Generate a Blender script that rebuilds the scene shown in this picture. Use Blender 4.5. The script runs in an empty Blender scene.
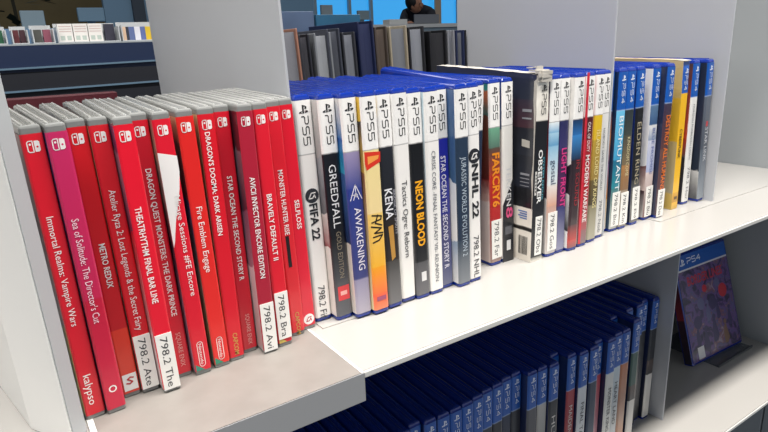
import bpy, bmesh, math, random
from mathutils import Matrix, Vector
random.seed(7)
S = bpy.context.scene
COL = S.collection
S.view_settings.view_transform = 'Standard'
S.view_settings.look = 'None'
S.view_settings.gamma = 1
S.view_settings.exposure = 0.36

# ---------------------------------------------------------------- materials
def lin(h):
    if not isinstance(h, str):
        return tuple(h)[:3] + (1,)
    h = h.lstrip('#'); o = []
    for i in (0, 2, 4):
        c = int(h[i:i+2], 16)/255
        o.append(c/12.92 if c <= .04045 else ((c+.055)/1.055)**2.4)
    return tuple(o) + (1,)

_mc = {}
def mat(name, col, rough=.5, spec=.5, trans=0, coat=0, metal=0, bump=0, bscale=200, emit=None, estr=0, mottle=0, mscale=30):
    key = (name, str(col), rough, trans, coat, metal, bump)
    if key in _mc: return _mc[key]
    m = bpy.data.materials.new(name); m.use_nodes = True
    nt = m.node_tree; b = nt.nodes['Principled BSDF']
    b.inputs['Base Color'].default_value = lin(col)
    b.inputs['Roughness'].default_value = rough
    b.inputs['Specular IOR Level'].default_value = spec
    b.inputs['Transmission Weight'].default_value = trans
    b.inputs['Coat Weight'].default_value = coat
    b.inputs['Coat Roughness'].default_value = .15
    b.inputs['Metallic'].default_value = metal
    if emit:
        b.inputs['Emission Color'].default_value = lin(emit); b.inputs['Emission Strength'].default_value = estr
    if mottle or bump:
        tc = nt.nodes.new('ShaderNodeTexCoord'); nz = nt.nodes.new('ShaderNodeTexNoise')
        nz.inputs['Scale'].default_value = mscale if mottle else bscale; nz.inputs['Detail'].default_value = 4
        nt.links.new(tc.outputs['Object'], nz.inputs['Vector'])
        if mottle:
            rp = nt.nodes.new('ShaderNodeValToRGB'); c = lin(col)
            rp.color_ramp.elements[0].position = .3; rp.color_ramp.elements[1].position = .7
            rp.color_ramp.elements[0].color = tuple(x*(1-mottle) for x in c[:3])+(1,)
            rp.color_ramp.elements[1].color = tuple(min(1, x*(1+mottle)) for x in c[:3])+(1,)
            nt.links.new(nz.outputs['Fac'], rp.inputs['Fac']); nt.links.new(rp.outputs['Color'], b.inputs['Base Color'])
        if bump:
            bp = nt.nodes.new('ShaderNodeBump'); bp.inputs['Strength'].default_value = bump; bp.inputs['Distance'].default_value = .0005
            nt.links.new(nz.outputs['Fac'], bp.inputs['Height']); nt.links.new(bp.outputs['Normal'], b.inputs['Normal'])
    _mc[key] = m
    return m

def ramp_mat(name, bands, H=.17, art=0, scale=180, rough=.32, coat=.5, axis='Z'):
    """printed paper: colour bands along one object axis, going down from the top; art = painterly mottling."""
    m = bpy.data.materials.new(name); m.use_nodes = True
    nt = m.node_tree; b = nt.nodes['Principled BSDF']
    b.inputs['Roughness'].default_value = rough; b.inputs['Coat Weight'].default_value = coat; b.inputs['Coat Roughness'].default_value = .12
    tc = nt.nodes.new('ShaderNodeTexCoord'); sp = nt.nodes.new('ShaderNodeSeparateXYZ')
    nt.links.new(tc.outputs['Object'], sp.inputs[0])
    mu = nt.nodes.new('ShaderNodeMath'); mu.operation = 'MULTIPLY'; mu.inputs[1].default_value = 1/(H+.003)
    nt.links.new(sp.outputs[axis], mu.inputs[0])
    fac = mu.outputs[0]
    if art:
        nz = nt.nodes.new('ShaderNodeTexNoise'); nz.inputs['Scale'].default_value = scale; nz.inputs['Detail'].default_value = 5
        nt.links.new(tc.outputs['Object'], nz.inputs['Vector'])
        s2 = nt.nodes.new('ShaderNodeMath'); s2.operation = 'MULTIPLY_ADD'; s2.inputs[1].default_value = art; s2.inputs[2].default_value = -art/2
        nt.links.new(nz.outputs['Fac'], s2.inputs[0])
        ad = nt.nodes.new('ShaderNodeMath'); ad.operation = 'ADD'
        nt.links.new(fac, ad.inputs[0]); nt.links.new(s2.outputs[0], ad.inputs[1]); fac = ad.outputs[0]
    rp = nt.nodes.new('ShaderNodeValToRGB'); cr = rp.color_ramp
    st = []
    bs = sorted(bands, key=lambda q: -q[0])
    for i, (z, a, c) in enumerate(bs):
        zn = bs[i+1][0] if i+1 < len(bs) else 0.0
        st.append((min(1, z/(H+.003)), a)); st.append((min(1, max(0, zn)/(H+.003)+.003), c))
    st = sorted(st, key=lambda q: q[0])[:30]
    while len(cr.elements) < len(st): cr.elements.new(.5)
    for e, (p, c) in zip(cr.elements, st):
        e.position = p
    for e, (p, c) in zip(cr.elements, st):
        e.color = lin(c)
    nt.links.new(fac, rp.inputs['Fac']); nt.links.new(rp.outputs['Color'], b.inputs['Base Color'])
    return m

# ---------------------------------------------------------------- mesh builder
class MB:
    def __init__(s): s.v = []; s.f = []; s.m = []
    def quad(s, *p, mi=0):
        n = len(s.v); s.v += [tuple(q) for q in p]; s.f.append(tuple(range(n, n+len(p)))); s.m.append(mi); return s
    def box(s, x0, y0, z0, x1, y1, z1, mi=0):
        n = len(s.v)
        s.v += [(x0,y0,z0),(x1,y0,z0),(x1,y1,z0),(x0,y1,z0),(x0,y0,z1),(x1,y0,z1),(x1,y1,z1),(x0,y1,z1)]
        for q in ((0,3,2,1),(4,5,6,7),(0,1,5,4),(1,2,6,5),(2,3,7,6),(3,0,4,7)):
            s.f.append(tuple(n+i for i in q)); s.m.append(mi)
        return s
    def prism(s, poly, z0, z1, mi=0):
        """poly: (x,y) counter-clockwise, z0/z1 numbers or callables of (x,y)"""
        n = len(s.v); k = len(poly)
        f0 = z0 if callable(z0) else (lambda x, y: z0); f1 = z1 if callable(z1) else (lambda x, y: z1)
        s.v += [(x, y, f0(x, y)) for x, y in poly] + [(x, y, f1(x, y)) for x, y in poly]
        s.f.append(tuple(reversed(range(n, n+k)))); s.f.append(tuple(range(n+k, n+2*k))); s.m += [mi, mi]
        for i in range(k):
            j = (i+1) % k; s.f.append((n+i, n+j, n+k+j, n+k+i)); s.m.append(mi)
        return s
    def loft(s, rings, mi=0, cap=True):
        n = len(s.v); k = len(rings[0])
        for r in rings: s.v += [tuple(p) for p in r]
        for a in range(len(rings)-1):
            for i in range(k):
                j = (i+1) % k
                s.f.append((n+a*k+i, n+a*k+j, n+(a+1)*k+j, n+(a+1)*k+i)); s.m.append(mi)
        if cap:
            s.f.append(tuple(reversed(range(n, n+k)))); s.m.append(mi)
            e = n+(len(rings)-1)*k; s.f.append(tuple(range(e, e+k))); s.m.append(mi)
        return s
    def tube(s, pts, r, seg=8, mi=0):
        rings = []
        for i, p in enumerate(pts):
            p = Vector(p); a = Vector(pts[max(0, i-1)]); c = Vector(pts[min(len(pts)-1, i+1)])
            d = (c-a).normalized(); u = d.orthogonal().normalized(); w = d.cross(u)
            rings.append([p + (u*math.cos(t)+w*math.sin(t))*r for t in [2*math.pi*q/seg for q in range(seg)]])
        return s.loft(rings, mi)
    def polys(s, verts, faces, mi=0):
        n = len(s.v); s.v += [tuple(p) for p in verts]
        for f in faces: s.f.append(tuple(n+i for i in f)); s.m.append(mi)
        return s
    def build(s, name, mats, parent=None, smooth=False, bevel=0, seg=2):
        me = bpy.data.meshes.new(name); me.from_pydata(s.v, [], s.f)
        if not isinstance(mats, (list, tuple)): mats = [mats]
        for m in mats: me.materials.append(m)
        me.polygons.foreach_set('material_index', s.m)
        if smooth: me.polygons.foreach_set('use_smooth', [True]*len(s.f))
        me.update()
        o = bpy.data.objects.new(name, me); COL.objects.link(o)
        if parent: o.parent = parent
        if bevel:
            bv = o.modifiers.new('bevel', 'BEVEL'); bv.width = bevel; bv.segments = seg; bv.limit_method = 'ANGLE'
        return o

def empty(name, loc=(0,0,0), rot=(0,0,0)):
    o = bpy.data.objects.new(name, None); COL.objects.link(o); o.location = loc; o.rotation_euler = rot; o.empty_display_size = .02
    return o
def tag(o, label=None, cat=None, group=None, kind=None):
    if label: o['label'] = label
    if cat: o['category'] = cat
    if group: o['group'] = group
    if kind: o['kind'] = kind
    return o

# ---------------------------------------------------------------- lettering
_tc = {}
def glyphs(t, bold=0):
    k = (t, bold)
    if k in _tc: return _tc[k]
    cu = bpy.data.curves.new('lettering', 'FONT'); cu.body = t; cu.size = 1; cu.resolution_u = 2; cu.offset = bold
    o = bpy.data.objects.new('lettering', cu); COL.objects.link(o)
    dg = bpy.context.evaluated_depsgraph_get(); me = bpy.data.meshes.new_from_object(o.evaluated_get(dg))
    vs = [(v.co.x, v.co.y) for v in me.vertices]; fs = [tuple(p.vertices) for p in me.polygons]
    bpy.data.objects.remove(o); bpy.data.curves.remove(cu); bpy.data.meshes.remove(me)
    x0 = min(v[0] for v in vs); x1 = max(v[0] for v in vs); y1 = .72
    vs = [((x-x0)/(x1-x0), y/y1) for x, y in vs]
    _tc[k] = (vs, fs); return _tc[k]
def write(mb, t, origin, U, V, L, h, mi, bold=0):
    """letters run from origin along unit U for length L, height h along unit V"""
    vs, fs = glyphs(t, bold); o = Vector(origin); U = Vector(U); V = Vector(V)
    mb.polys([o + U*(x*L) + V*(y*h) for x, y in vs], fs, mi)
def stroke(mb, pts, wd, to3, mi, closed=False):
    pts = list(pts); n = len(pts)
    for i in range(n if closed else n-1):
        a = Vector(pts[i]); b = Vector(pts[(i+1) % n]); d = b-a
        if d.length < 1e-9: continue
        d.normalize(); e = d*wd*.3; nn = Vector((-d.y, d.x))*wd/2
        mb.quad(*[to3(p) for p in (a-e-nn, b+e-nn, b+e+nn, a-e+nn)], mi=mi)
GL = {'P': [(0,1),(.82,1),(1,.86),(1,.6),(.82,.46),(.14,.46),(0,.34),(0,0)],
      'S': [(1,1),(.16,1),(0,.86),(0,.62),(.16,.52),(.84,.52),(1,.4),(1,.14),(.84,0),(0,0)],
      '5': [(1,1),(0,1),(0,.55),(.84,.55),(1,.42),(1,.14),(.84,0),(0,0)],
      '4': [(.78,0),(.78,1),(0,.34),(1,.34)]}
EMB = [[(3.8,.2),(5.5,.8),(5.5,8.3),(3.8,8.9)], [(5.5,8.3),(7.2,7.7),(8.1,6.8),(8.1,5.2),(7.2,4.4),(6.1,4.8),(6.1,5.9),(6.7,6.3),(6.7,6.9),(5.5,7.2)],
       [(3.3,3.0),(.9,2.1),(.3,1.3),(1.1,.7),(3.3,.6),(3.3,1.3),(2.1,1.4),(3.3,2.0)], [(6.1,3.0),(8.6,3.2),(9.7,2.3),(9.0,1.6),(6.1,.6),(6.1,1.5),(7.6,2.1),(6.1,2.2)]]
def console_mark(mb, ux, z, w, h, y, mi):
    for p in EMB: mb.quad(*[(ux + (a-5)/10*w, y, z + (b-4.5)/9*h) for a, b in p], mi=mi)
def spine_glyphs(mb, s, uc, z0, z1, h, y, mi, wd=.0006):
    n = len(s); L = (z0-z1); cw = L/n
    for i, c in enumerate(s):
        zt = z0 - cw*i - cw*.1; cl = cw*.72
        pts = [(zt - a*cl, uc - h/2 + b*h) for a, b in GL[c]]
        stroke(mb, pts, wd, lambda p: (p[1], y, p[0]), mi)
def disc(mb, uc, z, r, y, mi, n=16, ri=0):
    c = [(uc+r*math.cos(2*math.pi*i/n), y, z+r*math.sin(2*math.pi*i/n)) for i in range(n)]
    if not ri: mb.quad(*c, mi=mi)
    else:
        d = [(uc+ri*math.cos(2*math.pi*i/n), y, z+ri*math.sin(2*math.pi*i/n)) for i in range(n)]
        for i in range(n):
            j = (i+1) % n; mb.quad(c[i], c[j], d[j], d[i], mi=mi)
def cart_mark(mb, uc, z, s, y, mi):
    """small two-tone cartridge emblem: outlined left half, solid right half with a dot cut"""
    def rr(x0, x1, z0, z1, side):
        r = .28*(x1-x0)
        if side < 0: return [(x0+r,z0),(x1,z0),(x1,z1),(x0+r,z1),(x0,z1-r),(x0,z0+r)]
        return [(x0,z0),(x1-r,z0),(x1,z0+r),(x1,z1-r),(x1-r,z1),(x0,z1)]
    L = rr(uc-s/2, uc-s*.06, z-s/2, z+s/2, -1); stroke(mb, L, s*.09, lambda p: (p[0], y, p[1]), mi, True)
    Rr = rr(uc+s*.06, uc+s/2, z-s/2, z+s/2, 1); mb.quad(*[(a, y, b) for a, b in Rr], mi=mi)
    disc(mb, uc-s*.27, z+s*.2, s*.1, y, mi, 10)
    disc(mb, uc+s*.28, z-s*.05, s*.09, y-.00005, mi+1, 10)

# ---------------------------------------------------------------- a game case
M_CLEAR = mat('clear_case_plastic', '#9b9d9b', .22, .5, trans=.3)
M_RIB = mat('clear_case_edge', '#d9dad8', .15, .6, trans=.2)
M_SEAM = mat('case_seam', '#56585a', .4)
M_BLUE = mat('blue_case_plastic', '#0a3096', .14, .7, trans=.2, coat=.5)
M_BLUE_RIB = mat('blue_case_edge', '#103aa4', .07, .7, trans=.2)
M_BLUE_SEAM = mat('blue_case_seam', '#051a66', .3)
M_STICK = mat('sticker_paper', '#ecebe6', .45)
M_INK = mat('sticker_ink', '#3a3b3e', .6)
def ink(c): return mat('print_ink', c, .38, coat=.4)

def plan(x0, y0, x1, y1, r, i=0):
    """footprint with rounded front corners (front = y0)"""
    x0 += i; x1 -= i; y0 += i; y1 -= i; r = max(.0003, r-i); p = []
    for k in range(5):
        a = math.pi + k*math.pi/8; p.append((x0+r+r*math.cos(a), y0+r+r*math.sin(a)))
    for k in range(5):
        a = 1.5*math.pi + k*math.pi/8; p.append((x1-r+r*math.cos(a), y0+r+r*math.sin(a)))
    return p + [(x1, y1), (x0, y1)]
def shell(parent, w, D, H, r, c, mats, rise=.003):
    mb = MB(); e = .0003
    rings = []
    for z, i in ((0, .0006), (.0006, 0), (H-c, 0), (H-.62*c, .12*c), (H-.29*c, .3*c), (H-.08*c, .62*c), (H, c)):
        rings.append([(x, y, z + (rise*(y/D) if z > H-c*1.01 else 0)) for x, y in plan(e, e, w-e, D, r, i)])
    mb.loft(rings)
    f = lambda y: H + rise*y/D
    # closing seam of the two halves and the two raised side ridges on the top edge
    y0 = c+.002; y1 = D-.002
    def strip(xa, xb, dz, mi):
        q_ = (xb-xa)*.3
        mb.polys([(xa,y0,f(y0)-.0002),(xb,y0,f(y0)-.0002),(xb,y1,f(y1)-.0002),(xa,y1,f(y1)-.0002),(xa+q_,y0,f(y0)+dz),(xb-q_,y0,f(y0)+dz),(xb-q_,y1,f(y1)+dz),(xa+q_,y1,f(y1)+dz)],
                 [(4,5,6,7),(0,1,5,4),(1,2,6,5),(2,3,7,6),(3,0,4,7)], mi)
    strip(w*.47, w*.53, .0001, 2); strip(c+e+.0002, c+e+.0012, .0005, 1); strip(w-c-e-.0012, w-c-e-.0002, .0005, 1)
    return mb.build('case_shell', mats, parent)

def make_case(kind, x, y, lean, tilt, w, label, bands, texts, sticker, cover, extra, z=0, group=None, cat='game case', name='game_case', D=None, H=.1705, mark=True, yaw=0):
    sw = kind == 'S'
    D = D or (.105 if sw else .135)
    r = .0012 if sw else .0022; c = .0016 if sw else .0032
    zz = z + (w*math.sin(lean) if lean > 0 else 0)
    root = empty(name, (x, y, zz), (-tilt, lean, yaw))
    tag(root, label, cat, group)
    shell(root, w, D, H, r, c, [M_CLEAR, M_RIB, M_SEAM] if sw else [M_BLUE, M_BLUE_RIB, M_BLUE_SEAM])
    # printed insert wrapped round the spine, under the film
    z0, z1 = (.0028, .1662) if sw else (.0034, .1668)
    b2 = list(bands)
    if kind == '5': b2 = [(.17, '#f5f4f1', '#f5f4f1'), (.1288, '#30333c', '#30333c'), (.1284, bands[0][1], bands[0][2])] + bands[1:]
    if kind == '4': b2 = [(.17, '#0f57b0', '#0f57b0'), (.1288, '#b8cbe4', '#b8cbe4'), (.1282, bands[0][1], bands[0][2])] + bands[1:]
    art = .006 if kind in '45' and len(bands) > 1 else 0
    ms = [ramp_mat('spine_print', b2, art=art), ramp_mat('cover_print', cover, art=.1, scale=90)]
    mb = MB(); ln = plan(0, 0, w, D-.004, r+.0003); ln = [ln[-1]] + ln[:-1]     # back-left, round the front, back-right
    for i in range(len(ln)-1):
        (xa, ya), (xb, yb) = ln[i], ln[i+1]
        mid = (xa+xb)/2; front = (ya+yb)/2 < r*.75
        mb.quad((xa, ya, z0), (xb, yb, z0), (xb, yb, z1), (xa, ya, z1), mi=0 if front else 1)
    inks = {}
    def mi(cc):
        if cc not in inks: inks[cc] = len(ms); ms.append(ink(cc))
        return inks[cc]
    yf = -.00012; uc = w/2
    if kind == 'S' and mark:
        k1 = mi('#f4efec'); k2 = mi(bands[0][1])
        if k2 != k1+1: ms.append(ink(bands[0][1])); ms[k1+1] = ink(bands[0][1])
        cart_mark(mb, uc, .1598, .0056, yf, k1)
    if kind == '5' and mark:
        k = mi('#17181b'); console_mark(mb, uc, .1606, .0078, .0064, yf, k); spine_glyphs(mb, 'PS5', uc+.0005, .1564, .1345, .0050, yf, k, .0007)
    if kind == '4' and mark:
        k = mi('#eef3fa'); console_mark(mb, uc, .1606, .0070, .0060, yf, k); spine_glyphs(mb, 'PS4', uc+.0004, .1560, .1345, .0046, yf, k, .0006)
    for ie, e in enumerate(extra):
        t = e[0]; yo = yf - .00004*ie
        if t == 'ring': disc(mb, uc, e[1], w*e[2]/2, yf, mi(e[3]), 14, w*e[2]/2*.66)
        elif t == 'disc':
            disc(mb, uc, e[1], w*e[2]/2, yf, mi(e[3]), 20)
            h = w*e[2]/2; k = mi(e[4]); stroke(mb, [(h*.5,h*.35),(-h*.1,h*.35),(-h*.35,-.1*h),(-h*.5,-h*.35),(h*.05,-h*.35)], h*.16, lambda p: (uc+p[0], yf-.0001, e[1]+p[1]), k); stroke(mb, [(h*.05,-h*.35),(h*.35,h*.1),(h*.45,-h*.35)], h*.16, lambda p: (uc+p[0], yf-.0001, e[1]+p[1]), k)
        elif t == 'square':
            mb.quad((w*.14, yf, e[2]), (w*.9, yf, e[2]), (w*.9, yf, e[1]), (w*.14, yf, e[1]), mi=mi(e[3]))
            zc = (e[1]+e[2])/2 + .001; k = mi(e[4]); q = w*.2
            stroke(mb, [(q,.7*q),(.2*q,q),(-.6*q,.5*q),(0,0),(.6*q,-.5*q),(-.2*q,-q),(-q,-.7*q)], q*.45, lambda p: (w*.52+p[0], yf-.0001, zc+p[1]), k)
        elif t == 'pill':
            za, zb = e[1], e[2]; r2 = w*.17; k = mi(e[3]); pts = []
            for a in range(9): pts.append((uc+r2*math.cos(math.pi*a/8), za-r2+r2*math.sin(math.pi*a/8)))
            for a in range(9): pts.append((uc+r2*math.cos(math.pi+math.pi*a/8), zb+r2+r2*math.sin(math.pi+math.pi*a/8)))
            stroke(mb, pts, .0004, lambda p: (p[0], yf, p[1]), k, True)
            write(mb, 'Nintendo', (uc-w*.09, yf, za-r2*.8), (0,0,-1), (1,0,0), za-zb-r2*1.6, w*.19, k)
        elif t == 'corner': mb.quad((w*.06, yf, z0+.0002), (w*.6, yf, z0+.0002), (w*.06, yf, z0+.0052), mi=mi(e[3]))
        elif t == 'tri':
            k = mi(e[4]); za, zb = e[1], e[2]; q = w*e[3]/2
            for pts in ([(-q, zb), (0, za), (q, zb)], [(-q*.45, zb), (0, (za+zb)/2), (q*.45, zb)], [(-q*.75, (zb*2+za)/3), (q*.3, (za+zb*2)/3)], [(0, za), (0, zb+.002)]):
                stroke(mb, pts, .0006, lambda p: (uc+p[0], yf, p[1]), k)
        elif t == 'brush':
            k = mi(e[3]); za, zb = e[1], e[2]; Lz = za-zb
            for pts in ([(-.3,.0),(.35,.08),(.3,.2),(-.35,.26)], [(.1,.02),(-.1,.3),(.35,.42)], [(-.4,.4),(.3,.52),(-.2,.66),(.4,.7)], [(-.3,.8),(.35,.78),(.1,.95),(-.35,1)]):
                stroke(mb, [(uc+a*w*.9, za-b*Lz) for a, b in pts], .0011, lambda p: (p[0], yf, p[1]), k)
        elif t == 'text8': write(mb, '8', (uc-w*.2, yf-.0003, e[1]), (0,0,-1), (1,0,0), e[1]-e[2], w*.6, mi('#d84a7c'), .02)
        elif t == 'rect':
            mb.quad((uc+e[1]*w/2, yo, e[4]), (uc+e[2]*w/2, yo, e[4]), (uc+e[2]*w/2, yo, e[3]), (uc+e[1]*w/2, yo, e[3]), mi=mi(e[5]))
        elif t == 'poly':
            mb.quad(*[(a*w, yf+.00006-.00003*ie, b) for a, b in e[1]], mi=mi(e[2]))
    for s, za, zb, h, u, cc, bd in texts:
        write(mb, s, (uc + u*w/2 - h*w/2, yf-.0001, za), (0,0,-1), (1,0,0), za-zb, h*w, mi(cc), bd)
    ins = mb.build('cover_insert', ms, root)
    if sticker:
        s, za, zb, h = sticker
        mb = MB(); mb.box(w*.05, -.0005, zb, w*.97, -.00022, za, 0)
        write(mb, s, (uc-h*w/2, -.00058, za-.0022), (0,0,-1), (1,0,0), (za-zb)-.004, h*w, 1)
        o = mb.build('call_number_label', [M_STICK, M_INK], ins); o['label'] = 'white call number sticker'
    return root
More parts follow.
